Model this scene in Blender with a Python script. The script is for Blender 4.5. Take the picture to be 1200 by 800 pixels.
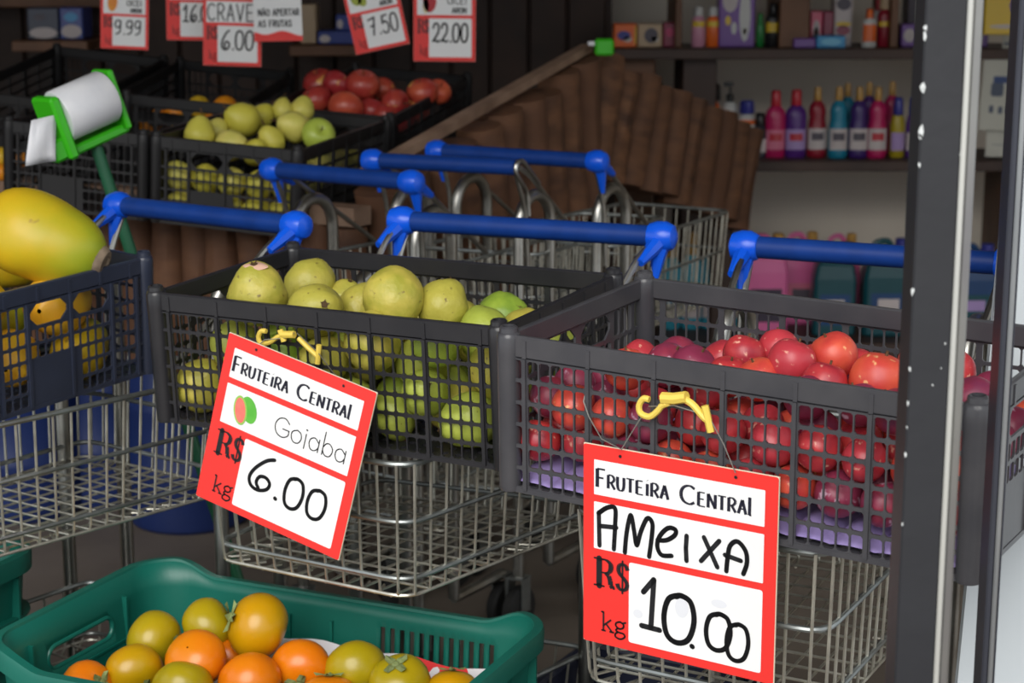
import bpy, math, random
import numpy as np
from mathutils import Vector, Matrix, Euler, Quaternion, noise as mnoise

# ---------------------------------------------------------------- scene reset
for o in list(bpy.data.objects):
    bpy.data.objects.remove(o, do_unlink=True)
SC = bpy.context.scene
COL = SC.collection
random.seed(7)

# ---------------------------------------------------------------- camera
FPX = 2150.0
PITCH = math.atan(460 / FPX)
CAMZ = 1.40
cd = bpy.data.cameras.new('camera')
cam = bpy.data.objects.new('camera', cd)
COL.objects.link(cam)
cam.location = (0, 0, CAMZ)
cam.rotation_euler = (math.pi / 2 - PITCH, 0, 0)
cd.sensor_width = 36
cd.lens = 36 * FPX / 1200
cd.clip_start = 0.05
cd.dof.use_dof = True
cd.dof.focus_distance = 2.15
cd.dof.aperture_fstop = 8.5
SC.camera = cam

# ---------------------------------------------------------------- world, light, exposure
SC.view_settings.view_transform = 'Standard'
SC.view_settings.look = 'None'
SC.view_settings.gamma = 1.0
SC.view_settings.use_curve_mapping = False
SC.view_settings.exposure = 0.0
world = bpy.data.worlds.new('world')
SC.world = world
world.use_nodes = True
wn = world.node_tree.nodes
bg = wn['Background']
bg.inputs['Color'].default_value = (0.93, 0.97, 1.0, 1)
bg.inputs['Strength'].default_value = 1.05
sd = bpy.data.lights.new('hazy_sun', 'SUN')
sd.energy = 2.9
sd.angle = math.radians(45)
sd.color = (1.0, .97, .92)
sun = bpy.data.objects.new('hazy_sun', sd)
COL.objects.link(sun)
sun.rotation_euler = (math.radians(54), 0, math.radians(-12))


# ================================================================ helpers
def lin(c):
    c = c / 255.0
    return c / 12.92 if c <= 0.04045 else ((c + 0.055) / 1.055) ** 2.4


def rgb(r, g, b):
    return (lin(r), lin(g), lin(b), 1.0)


def at(px, py, Y=None, z=None):
    """point of the place seen at photo pixel (px, py), at forward distance Y or height z"""
    d = Vector(((px - 600) / FPX, math.cos(PITCH) - (py - 400) / FPX * math.sin(PITCH),
                -math.sin(PITCH) - (py - 400) / FPX * math.cos(PITCH)))
    t = Y / d.y if Y is not None else (z - CAMZ) / d.z
    return Vector((0, 0, CAMZ)) + d * t


MATS = {}


def mat(name, col, rough=0.5, metal=0.0, col2=None, nscale=8.0, namt=0.5, bump=0.0, bscale=60.0,
        spec=0.5, rnd=None, spots=None, trans=0.0, coat=0.0, emit=None, alpha=None):
    """procedural material: col/col2 blended by noise, rnd = colour blended in by per-object random,
    spots = (colour, scale, threshold)"""
    if name in MATS:
        return MATS[name]
    m = bpy.data.materials.new(name)
    m.use_nodes = True
    nt = m.node_tree
    b = nt.nodes['Principled BSDF']
    b.inputs['Roughness'].default_value = rough
    b.inputs['Metallic'].default_value = metal
    b.inputs['Specular IOR Level'].default_value = spec
    b.inputs['Transmission Weight'].default_value = trans
    b.inputs['Coat Weight'].default_value = coat
    tc = nt.nodes.new('ShaderNodeTexCoord')
    oi = nt.nodes.new('ShaderNodeObjectInfo')
    off = nt.nodes.new('ShaderNodeVectorMath')
    off.operation = 'MULTIPLY_ADD'
    comb = nt.nodes.new('ShaderNodeCombineXYZ')
    for k in range(3):
        nt.links.new(oi.outputs['Random'], comb.inputs[k])
    off.inputs[1].default_value = (9, 7, 5)
    nt.links.new(comb.outputs[0], off.inputs[0])
    nt.links.new(tc.outputs['Object'], off.inputs[2])
    if col2 is None:
        col2 = tuple(min(1, c * 0.8) for c in col[:3]) + (1,)
    n = nt.nodes.new('ShaderNodeTexNoise')
    n.inputs['Scale'].default_value = nscale
    n.inputs['Detail'].default_value = 5
    nt.links.new(off.outputs[0], n.inputs['Vector'])
    ramp = nt.nodes.new('ShaderNodeMapRange')
    ramp.inputs['From Min'].default_value = 0.5 - namt * 0.5 if namt < 1 else 0.35
    ramp.inputs['From Max'].default_value = 0.5 + namt * 0.5 if namt < 1 else 0.65
    ramp.inputs['From Min'].default_value = 0.32
    ramp.inputs['From Max'].default_value = 0.68
    ramp.inputs['To Max'].default_value = namt
    nt.links.new(n.outputs['Fac'], ramp.inputs['Value'])
    mix = nt.nodes.new('ShaderNodeMix')
    mix.data_type = 'RGBA'
    mix.inputs[6].default_value = col
    mix.inputs[7].default_value = col2
    nt.links.new(ramp.outputs[0], mix.inputs[0])
    out = mix.outputs[2]
    if rnd is not None:
        mx = nt.nodes.new('ShaderNodeMix')
        mx.data_type = 'RGBA'
        nt.links.new(oi.outputs['Random'], mx.inputs[0])
        nt.links.new(out, mx.inputs[6])
        mx.inputs[7].default_value = rnd
        out = mx.outputs[2]
    if spots is not None:
        n2 = nt.nodes.new('ShaderNodeTexNoise')
        n2.inputs['Scale'].default_value = spots[1]
        n2.inputs['Detail'].default_value = 3
        nt.links.new(off.outputs[0], n2.inputs['Vector'])
        mr = nt.nodes.new('ShaderNodeMapRange')
        mr.inputs['From Min'].default_value = spots[2]
        mr.inputs['From Max'].default_value = spots[2] + 0.06
        nt.links.new(n2.outputs['Fac'], mr.inputs['Value'])
        mx = nt.nodes.new('ShaderNodeMix')
        mx.data_type = 'RGBA'
        nt.links.new(mr.outputs[0], mx.inputs[0])
        nt.links.new(out, mx.inputs[6])
        mx.inputs[7].default_value = spots[0]
        out = mx.outputs[2]
    nt.links.new(out, b.inputs['Base Color'])
    if bump:
        n3 = nt.nodes.new('ShaderNodeTexNoise')
        n3.inputs['Scale'].default_value = bscale
        n3.inputs['Detail'].default_value = 6
        nt.links.new(off.outputs[0], n3.inputs['Vector'])
        bp = nt.nodes.new('ShaderNodeBump')
        bp.inputs['Strength'].default_value = bump
        bp.inputs['Distance'].default_value = 0.004
        nt.links.new(n3.outputs['Fac'], bp.inputs['Height'])
        nt.links.new(bp.outputs[0], b.inputs['Normal'])
    MATS[name] = m
    return m


MW = {}          # world matrix of every object built


def setprops(o, label=None, cat=None, group=None, kind=None):
    if label: o['label'] = label
    if cat: o['category'] = cat
    if group: o['group'] = group
    if kind: o['kind'] = kind
    return o


def thing(name, label, cat, loc=(0, 0, 0), rot=0.0, group=None):
    o = bpy.data.objects.new(name, None)
    COL.objects.link(o)
    M = rot.copy() if isinstance(rot, Matrix) else Matrix.Translation(Vector(loc)) @ Matrix.Rotation(rot, 4, 'Z')
    o.matrix_world = M
    o.empty_display_size = 0.05
    MW[o] = M
    return setprops(o, label, cat, group)


def place(o, M, parent=None):
    """give o the world matrix M (parented without inverse)"""
    if parent is not None:
        o.parent = parent
        o.matrix_basis = MW[parent].inverted() @ M
    else:
        o.matrix_basis = M
    MW[o] = M
    return o


def obj_from(name, mesh, parent=None, M=None):
    o = bpy.data.objects.new(name, mesh)
    COL.objects.link(o)
    if M is None:
        M = MW[parent] if parent is not None else Matrix.Identity(4)
    return place(o, M, parent)


class MB:
    """collects geometry, builds ONE mesh object"""

    def __init__(s):
        s.v = []
        s.f = []
        s.mi = []
        s.cur = 0

    def add(s, vs, fs):
        n = len(s.v)
        s.v += [tuple(p) for p in vs]
        s.f += [tuple(i + n for i in f) for f in fs]
        s.mi += [s.cur] * len(fs)
        return s

    def box(s, c, size, R=None):
        x, y, z = [d / 2 for d in size]
        P = [Vector(p) for p in ((-x, -y, -z), (x, -y, -z), (x, y, -z), (-x, y, -z), (-x, -y, z), (x, -y, z), (x, y, z), (-x, y, z))]
        if R is not None:
            P = [R @ p for p in P]
        c = Vector(c)
        return s.add([c + p for p in P], [(0, 3, 2, 1), (4, 5, 6, 7), (0, 1, 5, 4), (1, 2, 6, 5), (2, 3, 7, 6), (3, 0, 4, 7)])

    def hexa(s, P):
        return s.add(P, [(0, 3, 2, 1), (4, 5, 6, 7), (0, 1, 5, 4), (1, 2, 6, 5), (2, 3, 7, 6), (3, 0, 4, 7)])

    def rbox(s, c, size, r=0.004, R=None):
        """box with bevelled edges"""
        x, y, z = [d / 2 for d in size]
        r = min(r, x * .49, y * .49, z * .49)
        P = []
        for sx in (-1, 1):
            for sy in (-1, 1):
                for sz in (-1, 1):
                    P.append(((x) * sx, (y - r) * sy, (z - r) * sz))
                    P.append(((x - r) * sx, (y) * sy, (z - r) * sz))
                    P.append(((x - r) * sx, (y - r) * sy, (z) * sz))
        P = [Vector(p) for p in P]
        import bmesh
        bm = bmesh.new()
        for p in P:
            bm.verts.new(p)
        res = bmesh.ops.convex_hull(bm, input=bm.verts)
        bm.verts.index_update()
        vs = [v.co.copy() for v in bm.verts]
        fs = [tuple(v.index for v in f.verts) for f in bm.faces]
        bm.free()
        if R is not None:
            vs = [R @ p for p in vs]
        c = Vector(c)
        return s.add([c + p for p in vs], fs)

    def tube(s, pts, r, n=8, closed=False, caps=True):
        pts = [Vector(p) for p in pts]
        m = len(pts)
        rs = r if isinstance(r, (list, tuple)) else [r] * m
        vs = []
        prev = None
        for i, p in enumerate(pts):
            if closed:
                t = (pts[(i + 1) % m] - pts[i - 1])
            else:
                t = pts[min(i + 1, m - 1)] - pts[max(i - 1, 0)]
            if t.length < 1e-9:
                t = Vector((0, 0, 1))
            t.normalize()
            if prev is None:
                a = Vector((0, 0, 1)) if abs(t.z) < 0.9 else Vector((1, 0, 0))
                u = t.cross(a).normalized()
            else:
                u = (prev - t * prev.dot(t))
                u = u.normalized() if u.length > 1e-6 else t.orthogonal().normalized()
            prev = u
            w = t.cross(u)
            for k in range(n):
                a = 2 * math.pi * k / n
                vs.append(p + (u * math.cos(a) + w * math.sin(a)) * rs[i])
        fs = []
        for i in range(m if closed else m - 1):
            j = (i + 1) % m
            for k in range(n):
                l = (k + 1) % n
                fs.append((i * n + k, i * n + l, j * n + l, j * n + k))
        if caps and not closed:
            fs.append(tuple(range(n - 1, -1, -1)))
            fs.append(tuple((m - 1) * n + k for k in range(n)))
        return s.add(vs, fs)

    def lathe(s, prof, n=16, M=None, sx=1.0, sy=1.0):
        """prof: list of (r, z); revolves round z"""
        vs = []
        for r, z in prof:
            for k in range(n):
                a = 2 * math.pi * k / n
                vs.append(Vector((r * sx * math.cos(a), r * sy * math.sin(a), z)))
        fs = []
        m = len(prof)
        for i in range(m - 1):
            for k in range(n):
                l = (k + 1) % n
                fs.append((i * n + k, i * n + l, (i + 1) * n + l, (i + 1) * n + k))
        fs.append(tuple(range(n - 1, -1, -1)))
        fs.append(tuple((m - 1) * n + k for k in range(n)))
        if M is not None:
            vs = [M @ p for p in vs]
        return s.add(vs, fs)

    def prism(s, poly, o, ux, uy, un):
        """extrude polygon poly (2D) from o along un"""
        n = len(poly)
        A = [o + ux * a + uy * b for a, b in poly]
        B = [p + un for p in A]
        fs = [tuple(range(n - 1, -1, -1)), tuple(range(n, 2 * n))]
        for i in range(n):
            j = (i + 1) % n
            fs.append((i, j, n + j, n + i))
        return s.add(A + B, fs)

    def mesh(s, name, mats, smooth=False, Minv=None):
        me = bpy.data.meshes.new(name)
        v = s.v if Minv is None else [tuple(Minv @ Vector(p)) for p in s.v]
        me.from_pydata(v, [], s.f)
        if not isinstance(mats, (list, tuple)):
            mats = [mats]
        for m in mats:
            me.materials.append(m)
        if len(mats) > 1:
            me.polygons.foreach_set('material_index', s.mi)
        me.polygons.foreach_set('use_smooth', [smooth] * len(s.f))
        me.update()
        if smooth == 'auto' or smooth is True:
            try:
                me.set_sharp_from_angle(angle=math.radians(38))
            except Exception:
                pass
        return me

    def build(s, name, mats, parent=None, smooth=False, world=True, **props):
        """world=True: the verts are world coordinates; otherwise already local to the parent"""
        Minv = None
        if parent is not None and world:
            Minv = MW[parent].inverted()
        M0 = None
        if parent is None:      # top-level: put origin at the base centre
            a = np.array(s.v)
            c = Vector(((a[:, 0].min() + a[:, 0].max()) / 2, (a[:, 1].min() + a[:, 1].max()) / 2, a[:, 2].min()))
            M0 = Matrix.Translation(c)
            Minv = M0.inverted()
        me = s.mesh(name, mats, bool(smooth), Minv)
        o = obj_from(name, me, parent, M0)
        setprops(o, **props)
        return o


def arc(c, u, w, r, a0, a1, n=6):
    return [c + (u * math.cos(a0 + (a1 - a0) * i / n) + w * math.sin(a0 + (a1 - a0) * i / n)) * r for i in range(n + 1)]


def round_path(pts, r, closed=False, n=4):
    """polyline with rounded corners"""
    pts = [Vector(p) for p in pts]
    out = []
    m = len(pts)
    for i, p in enumerate(pts):
        if not closed and i in (0, m - 1):
            out.append(p)
            continue
        a = (pts[i - 1] - p)
        b = (pts[(i + 1) % m] - p)
        ra = min(r, a.length * .45, b.length * .45)
        a = p + a.normalized() * ra
        b = p + b.normalized() * ra
        for k in range(n + 1):
            t = k / n
            out.append(a * (1 - t) ** 2 + p * 2 * t * (1 - t) + b * t * t)
    return out


def rot3(yaw, roll, tilt):
    return (Matrix.Rotation(yaw, 3, 'Z') @ Matrix.Rotation(roll, 3, 'Y') @ Matrix.Rotation(tilt, 3, 'X'))


def pose(x, y, z, yaw, roll=0, tilt=0):
    return Matrix.Translation((x, y, z)) @ rot3(yaw, roll, tilt).to_4x4()


# ================================================================ materials
M_floor = mat('floor_tile', rgb(128, 118, 108), .55, col2=rgb(98, 88, 80), nscale=3, namt=.8, bump=.15, bscale=40)
M_wall = mat('beige_wall', rgb(232, 222, 208), .7, col2=rgb(220, 210, 196), nscale=1.5, namt=.7)
M_darkwood = mat('dark_wood', rgb(62, 42, 33), .65, col2=rgb(36, 25, 21), nscale=5, namt=.9, bump=.1)
M_shelfwood = mat('shelf_wood', rgb(122, 84, 58), .55, col2=rgb(90, 60, 42), nscale=6, namt=.8)
M_shelfdark = mat('shelf_dark_wood', rgb(74, 54, 46), .55, col2=rgb(52, 38, 34), nscale=6, namt=.8)
M_log = mat('log_bark', rgb(128, 88, 60), .75, col2=rgb(76, 50, 36), nscale=9, namt=1, bump=.25, bscale=40, rnd=rgb(98, 66, 47))
M_board = mat('pale_board', rgb(160, 132, 112), .7, col2=rgb(112, 86, 70), nscale=9, namt=.9, bump=.2)
M_ceiling = mat('ceiling_paint', rgb(150, 146, 138), .9)
M_blackcrate = mat('black_crate_plastic', rgb(38, 38, 42), .30, col2=rgb(48, 47, 50), nscale=20, namt=.6, bump=.05)
M_graycrate = mat('charcoal_crate_plastic', rgb(62, 62, 67), .30, col2=rgb(78, 77, 80), nscale=20, namt=.6, bump=.05)
M_navycrate = mat('navy_crate_plastic', rgb(52, 58, 76), .30, col2=rgb(44, 48, 62), nscale=20, namt=.6, bump=.05)
M_backcrate = mat('dark_crate_plastic', rgb(30, 29, 31), .5, col2=rgb(22, 21, 23), nscale=20, namt=.6)
M_greencrate = mat('green_crate_plastic', rgb(20, 106, 92), .40, col2=rgb(14, 88, 76), nscale=5, namt=.6, spec=.5)
M_handle = mat('blue_handle_plastic', rgb(20, 60, 138), .46, spec=.25, col2=rgb(15, 48, 114), nscale=25, namt=.6)
M_cap = mat('bright_blue_plastic', rgb(14, 92, 230), .28, col2=rgb(10, 80, 212), nscale=10, namt=.4)
M_chrome = mat('zinc_wire', rgb(206, 204, 192), .35, .75, col2=rgb(150, 146, 136), nscale=30, namt=.8)
M_rail = mat('zinc_rail', rgb(158, 164, 164), .38, .8, col2=rgb(112, 112, 108), nscale=16, namt=.8)
M_tube = mat('galvanised_tube', rgb(186, 186, 182), .34, 1.0, col2=rgb(140, 136, 128), nscale=18, namt=.8)
M_rubber = mat('black_rubber', rgb(30, 30, 30), .7)
M_red = mat('sign_red', rgb(238, 52, 46), .42, col2=rgb(230, 48, 44), nscale=4, namt=.5)
M_white = mat('sign_white', rgb(240, 240, 240), .4, col2=rgb(232, 233, 236), nscale=12, namt=.5)
M_edge = mat('sign_edge', rgb(226, 214, 190), .6)
M_ink = mat('marker_ink', rgb(24, 25, 30), .45)
M_print = mat('print_navy', rgb(22, 22, 42), .5)
M_hook = mat('yellow_hook_plastic', rgb(236, 206, 92), .4, col2=rgb(226, 196, 80))
M_wire = mat('thin_steel_wire', rgb(190, 186, 178), .35, .9)
M_post = mat('black_paint', rgb(35, 36, 41), .55, col2=rgb(30, 31, 36), nscale=14, namt=.7, bump=.1, spots=(rgb(190, 196, 198), 34, .735))
M_alu = mat('aluminium_strip', rgb(176, 178, 178), .36, .8, col2=rgb(134, 138, 144), nscale=4, namt=.8)
M_chip = mat('bare_chip', rgb(214, 218, 218), .4)
M_panel = mat('white_panel', rgb(184, 190, 194), .5, col2=rgb(170, 178, 184), nscale=3)
M_bluedrum = mat('blue_drum_plastic', rgb(28, 48, 104), .45, col2=rgb(22, 38, 86), nscale=4)
M_bagframe = mat('lime_green_plastic', rgb(62, 190, 28), .35, col2=rgb(52, 172, 22), nscale=6)
M_pole = mat('dark_green_paint', rgb(26, 92, 62), .45)
M_roll = mat('bag_roll_film', rgb(236, 236, 240), .35, col2=rgb(214, 216, 224), nscale=20, namt=.7)
M_purpletray = mat('lavender_tray', rgb(160, 144, 200), .6, col2=rgb(140, 124, 186), nscale=20)
M_paper = mat('paper_sheet', rgb(226, 222, 226), .7)
M_paperred = mat('paper_red_print', rgb(222, 52, 54), .6)

# fruit
M_guava = mat('guava_skin_yellow', rgb(204, 186, 86), .44, col2=rgb(160, 158, 56), nscale=36, namt=.95, rnd=rgb(182, 174, 74),
              spots=(rgb(128, 112, 56), 85, .665), bump=.6, bscale=55)
M_guavag = mat('guava_skin_green', rgb(154, 182, 62), .42, col2=rgb(112, 150, 46), nscale=32, namt=.95, rnd=rgb(180, 184, 80),
               spots=(rgb(104, 98, 46), 85, .67), bump=.5, bscale=55)
M_guavacal = mat('guava_calyx', rgb(84, 62, 36), .8)
M_guavapink = mat('guava_bruise_pink', rgb(226, 182, 160), .5)
M_plum = mat('plum_skin_red', rgb(208, 66, 62), .36, col2=rgb(150, 36, 54), nscale=38, namt=.95, rnd=rgb(188, 58, 70),
             spots=(rgb(228, 160, 140), 95, .635))
M_plumo = mat('plum_skin_orange', rgb(222, 92, 66), .36, col2=rgb(196, 56, 58), nscale=36, namt=.9, spots=(rgb(236, 172, 120), 80, .64))
M_plumd = mat('plum_skin_dark', rgb(156, 50, 66), .42, col2=rgb(108, 46, 78), nscale=38, namt=.95, rnd=rgb(132, 46, 74),
              spots=(rgb(196, 160, 178), 60, .62))
M_papaya = mat('papaya_skin', rgb(222, 178, 28), .42, col2=rgb(190, 174, 34), nscale=9, namt=.9, spots=(rgb(164, 132, 44), 26, .665), bump=.15, bscale=30)
M_papayao = mat('papaya_skin_orange', rgb(240, 172, 40), .4, col2=rgb(230, 196, 54), nscale=9, namt=.9, spots=(rgb(140, 110, 40), 40, .70))
M_papstem = mat('papaya_stem', rgb(150, 132, 112), .85, col2=rgb(104, 88, 74), nscale=40, namt=1)
M_persim = mat('persimmon_skin', rgb(202, 142, 6), .28, col2=rgb(178, 144, 10), nscale=9, namt=.9, spots=(rgb(120, 70, 20), 60, .74))
M_persimo = mat('persimmon_skin_orange', rgb(226, 112, 8), .28, col2=rgb(214, 134, 12), nscale=9, namt=.8, spots=(rgb(120, 60, 20), 60, .74))
M_persimy = mat('persimmon_skin_olive', rgb(176, 150, 18), .28, col2=rgb(154, 140, 16), nscale=9, namt=.9, spots=(rgb(110, 80, 20), 60, .74))
M_leaf = mat('dry_calyx_leaf', rgb(136, 150, 92), .7, col2=rgb(96, 104, 60), nscale=30, namt=1)
M_pear = mat('pear_skin', rgb(228, 214, 120), .45, col2=rgb(200, 198, 92), nscale=20, namt=.9, rnd=rgb(206, 196, 72), spots=(rgb(150, 100, 60), 22, .70))
M_apple = mat('apple_skin_red', rgb(222, 112, 70), .32, col2=rgb(176, 48, 46), nscale=16, namt=.95, rnd=rgb(150, 38, 46), spots=(rgb(226, 170, 90), 20, .64))
M_appleg = mat('apple_skin_green', rgb(176, 192, 78), .34, col2=rgb(156, 178, 66), nscale=14)
M_orange = mat('orange_skin', rgb(236, 140, 22), .45, col2=rgb(222, 154, 28), nscale=14, bump=.2, bscale=160)
M_orangey = mat('orange_skin_yellow', rgb(222, 178, 40), .45, col2=rgb(196, 170, 40), nscale=14, bump=.2, bscale=160)
M_stem = mat('brown_stem', rgb(92, 66, 40), .8)

# ================================================================ setting
def slab(name, x0, x1, y0, y1, z0, z1, m, **k):
    return MB().box(((x0 + x1) / 2, (y0 + y1) / 2, (z0 + z1) / 2), (x1 - x0, y1 - y0, z1 - z0)).build(name, m, kind='structure', **k)


slab('floor', -5, 5, -5, 7.2, -.08, 0, M_floor, label='worn beige grey shop floor under the carts')
slab('ceiling', -3.4, 3.4, .95, 7.2, 2.75, 2.85, M_ceiling, label='shop ceiling and awning above the carts and display')
slab('wall_back', -3.4, 3.4, 7.0, 7.1, 0, 2.75, M_wall, label='beige tiled back wall behind the product shelves')
slab('wall_left', -3.4, -3.3, 2.75, 7.0, 0, 2.75, M_darkwood, label='dark side wall of the shop')
slab('wall_right', 3.3, 3.4, 2.75, 7.0, 0, 2.75, M_wall, label='beige side wall of the shop')

# dark plank partition behind the produce display
part = slab('wall_partition', -3.3, .36, 6.72, 6.8, 0, 2.75, M_darkwood, label='dark brown plank partition behind the produce display')
xx = -2.6
me_plank = None
while xx < .30:
    w = .14
    mb = MB().rbox((0, 0, 0), (w - .008, .024, 2.5), .006)
    if me_plank is None:
        me_plank = mb.mesh('plank', M_darkwood)
    obj_from('plank', me_plank, part, Matrix.Translation((xx + w / 2, 6.708, 1.3)))
    xx += w


# ---------------------------------------------------------------- storefront post and frame on the right
def vertical(name, label, pxa, pxb, Y, z0, z1, depth, m, parent=None):
    a = at(pxa, 480, Y=Y)
    b = at(pxb, 480, Y=Y)
    mb = MB().rbox(((a.x + b.x) / 2, Y + depth / 2, (z0 + z1) / 2), (b.x - a.x, depth, z1 - z0), .0015)
    return mb.build(name, m, parent)


pc = at(1088, 480, Y=1.45)
post = thing('trim_1', 'black painted storefront post with chipped edge and bright aluminium strip', 'post', (pc.x, 1.45, 0))
post['kind'] = 'structure'
del post['category']
vertical('post_body', '', 1063, 1110.5, 1.45, 0, 2.6, .04, M_post, post)
vertical('aluminium_edge', '', 1110.5, 1117, 1.448, 0, 2.6, .020, mat('lit_aluminium', rgb(206, 206, 200), .4, .5, col2=rgb(188, 188, 184), nscale=5), post)  # lit bevel of the strip, its light painted in as a paler metal
vertical('aluminium_strip', '', 1117, 1128, 1.450, 0, 2.6, .018, mat('shaded_aluminium', rgb(132, 130, 134), .3, .8, col2=rgb(168, 168, 160), nscale=3.5, namt=1), post)  # rest of the same strip, its dark reflection painted in as a darker metal
rc = random.Random(3)
for i in range(17):
    edge = rc.random()
    py = rc.uniform(5, 790)
    px = 1063.6 if edge < .62 else (1110 if edge < .86 else rc.uniform(1066, 1106))
    px += (480 - py) * .040 * (1 if True else 0)
    c = at(px, py, Y=1.4478)
    s = rc.choice((.0007, .0010, .0014, .0022, .0030))
    c.x = at(1063.6 if edge < .62 else (1110 if edge < .86 else rc.uniform(1066, 1106)), 480, Y=1.45).x
    poly = []
    k = rc.randint(6, 8)
    for j in range(k):
        a = 2 * math.pi * j / k
        q = s * rc.uniform(.6, 1.2)
        poly.append((q * math.cos(a) * .7, q * math.sin(a) * (2.2 if edge < .62 and rc.random() < .4 else 1.1)))
    MB().prism(poly, Vector((c.x, 1.4492, c.z)), Vector((1, 0, 0)), Vector((0, 0, 1)), Vector((0, .002, 0))).build('paint_chip', M_chip, post)

pc = at(1176, 480, Y=1.62)
fr = thing('trim_2', 'slim grey metal door frame edge at the right border of the photo', 'frame', (pc.x, 1.62, 0))
fr['kind'] = 'structure'
del fr['category']
vertical('frame_body', '', 1168, 1176, 1.62, 0, 2.6, .03, mat('dark_frame', rgb(70, 72, 82), .4, .5), fr)
vertical('frame_lip', '', 1176, 1182, 1.618, 0, 2.6, .02, M_alu, fr)
vertical('frame_bead', '', 1182, 1184, 1.625, 0, 2.6, .02, mat('dark_frame', rgb(70, 72, 82), .4, .5), fr)

# white board leaning behind the plum cart
a0 = at(1186, 150, Y=2.36); a1 = at(1124, 780, Y=2.06)
b0 = a0 + Vector((.5, .02, 0)); b1 = a1 + Vector((.5, .02, 0))
dn = Vector((0, .012, .004))
wb = thing('white_board', 'white panel board leaning behind the plum cart at the right border', 'board', (a1.x + .25, a1.y, 0))
t = -a1.z / (a0.z - a1.z)
c1 = a1 + (a0 - a1) * t
c2 = b1 + (b0 - b1) * t
MB().hexa([c1, c2, c2 + dn, c1 + dn, a0, b0, b0 + dn, a0 + dn]).build('panel', M_panel, wb)
e0 = at(1176, 640, Y=2.10); e1 = at(1290, 540, Y=2.12)
up = (a0 - a1).normalized()
nrm = Vector((0, -1, 0))


def on_board(px, py):
    """point of the board's front face seen at this pixel"""
    o = Vector((0, 0, CAMZ)); d = (at(px, py, Y=1) - o)
    n = (b0 - a0).cross(a0 - a1).normalized()
    return o + d * ((a0 - o).dot(n) / d.dot(n))


q0 = on_board(1176, 640); q1 = on_board(1240, 583)
MB().tube([q0, q1], .0018, 6).build('seam', mat('seam_dark', rgb(70, 78, 92), .5), wb)

# ================================================================ plastic produce crates
CL, CW, CH = .56, .333, .187
RIM = .026
CT = .0028


def cell(mb, O, U, V, N, u0, u1, v0, v1, hole):
    f = [(u0, v0), (u1, v0), (u1, v1), (u0, v1)]
    if hole is None:
        A = [O + U * a + V * b for a, b in f]
        B = [p - N for p in A]
        mb.add(A + B, [(0, 1, 2, 3), (7, 6, 5, 4)])
        return
    a0, a1, b0, b1, c = hole
    f += [(a0 + c, b0), (a1 - c, b0), (a1, b0 + c), (a1, b1 - c), (a1 - c, b1), (a0 + c, b1), (a0, b1 - c), (a0, b0 + c)]
    A = [O + U * a + V * b for a, b in f]
    B = [p - N for p in A]
    F = [(0, 1, 5, 4), (1, 6, 5), (1, 2, 7, 6), (2, 8, 7), (2, 3, 9, 8), (3, 10, 9), (3, 0, 11, 10), (0, 4, 11)]
    fs = list(F) + [tuple(i + 12 for i in reversed(q)) for q in F]
    for i in range(8):
        j = (i + 1) % 8
        fs.append((4 + i, 4 + j, 16 + j, 16 + i))
    mb.add(A + B, fs)


def wall_panel(mb, O, U, V, N, width, cols, rows, special=None):
    """cols: list of (width, is_rib); rows: list of heights; special(ci, ri) -> 'solid' / ('span', n) / 'skip'"""
    u = 0
    for ci, (w, rib) in enumerate(cols):
        v = 0
        for ri, h in enumerate(rows):
            sp = special(ci, ri) if special else None
            if sp == 'skip':
                pass
            elif rib or sp == 'solid':
                cell(mb, O, U, V, N, u, u + w, v, v + h, None)
            elif sp and sp[0] == 'span':
                w2 = sum(c[0] for c in cols[ci:ci + sp[1]])
                c = h * .42
                a0, a1, b0, b1 = u + .003, u + w2 - .003, v + .003, v + h - .003
                cell(mb, O, U, V, N, u, u + w2, v, v + h, (a0, a1, b0, b1, c * .75))
            else:
                last = ri == len(rows) - 1
                cell(mb, O, U, V, N, u, u + w, v, v + h, (u + .0009, u + w - .0009, v + .0022, v + h - (.0034 if last else .0022), .0024))
            v += h
        if rib:     # raised rib
            mb.box(O + U * (u + w / 2) + V * (v / 2) + N.normalized() * .0012, (1, 1, 1),
                   Matrix((U * (w * .8), V * v, N.normalized() * .0035)).transposed())
        u += w


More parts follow.
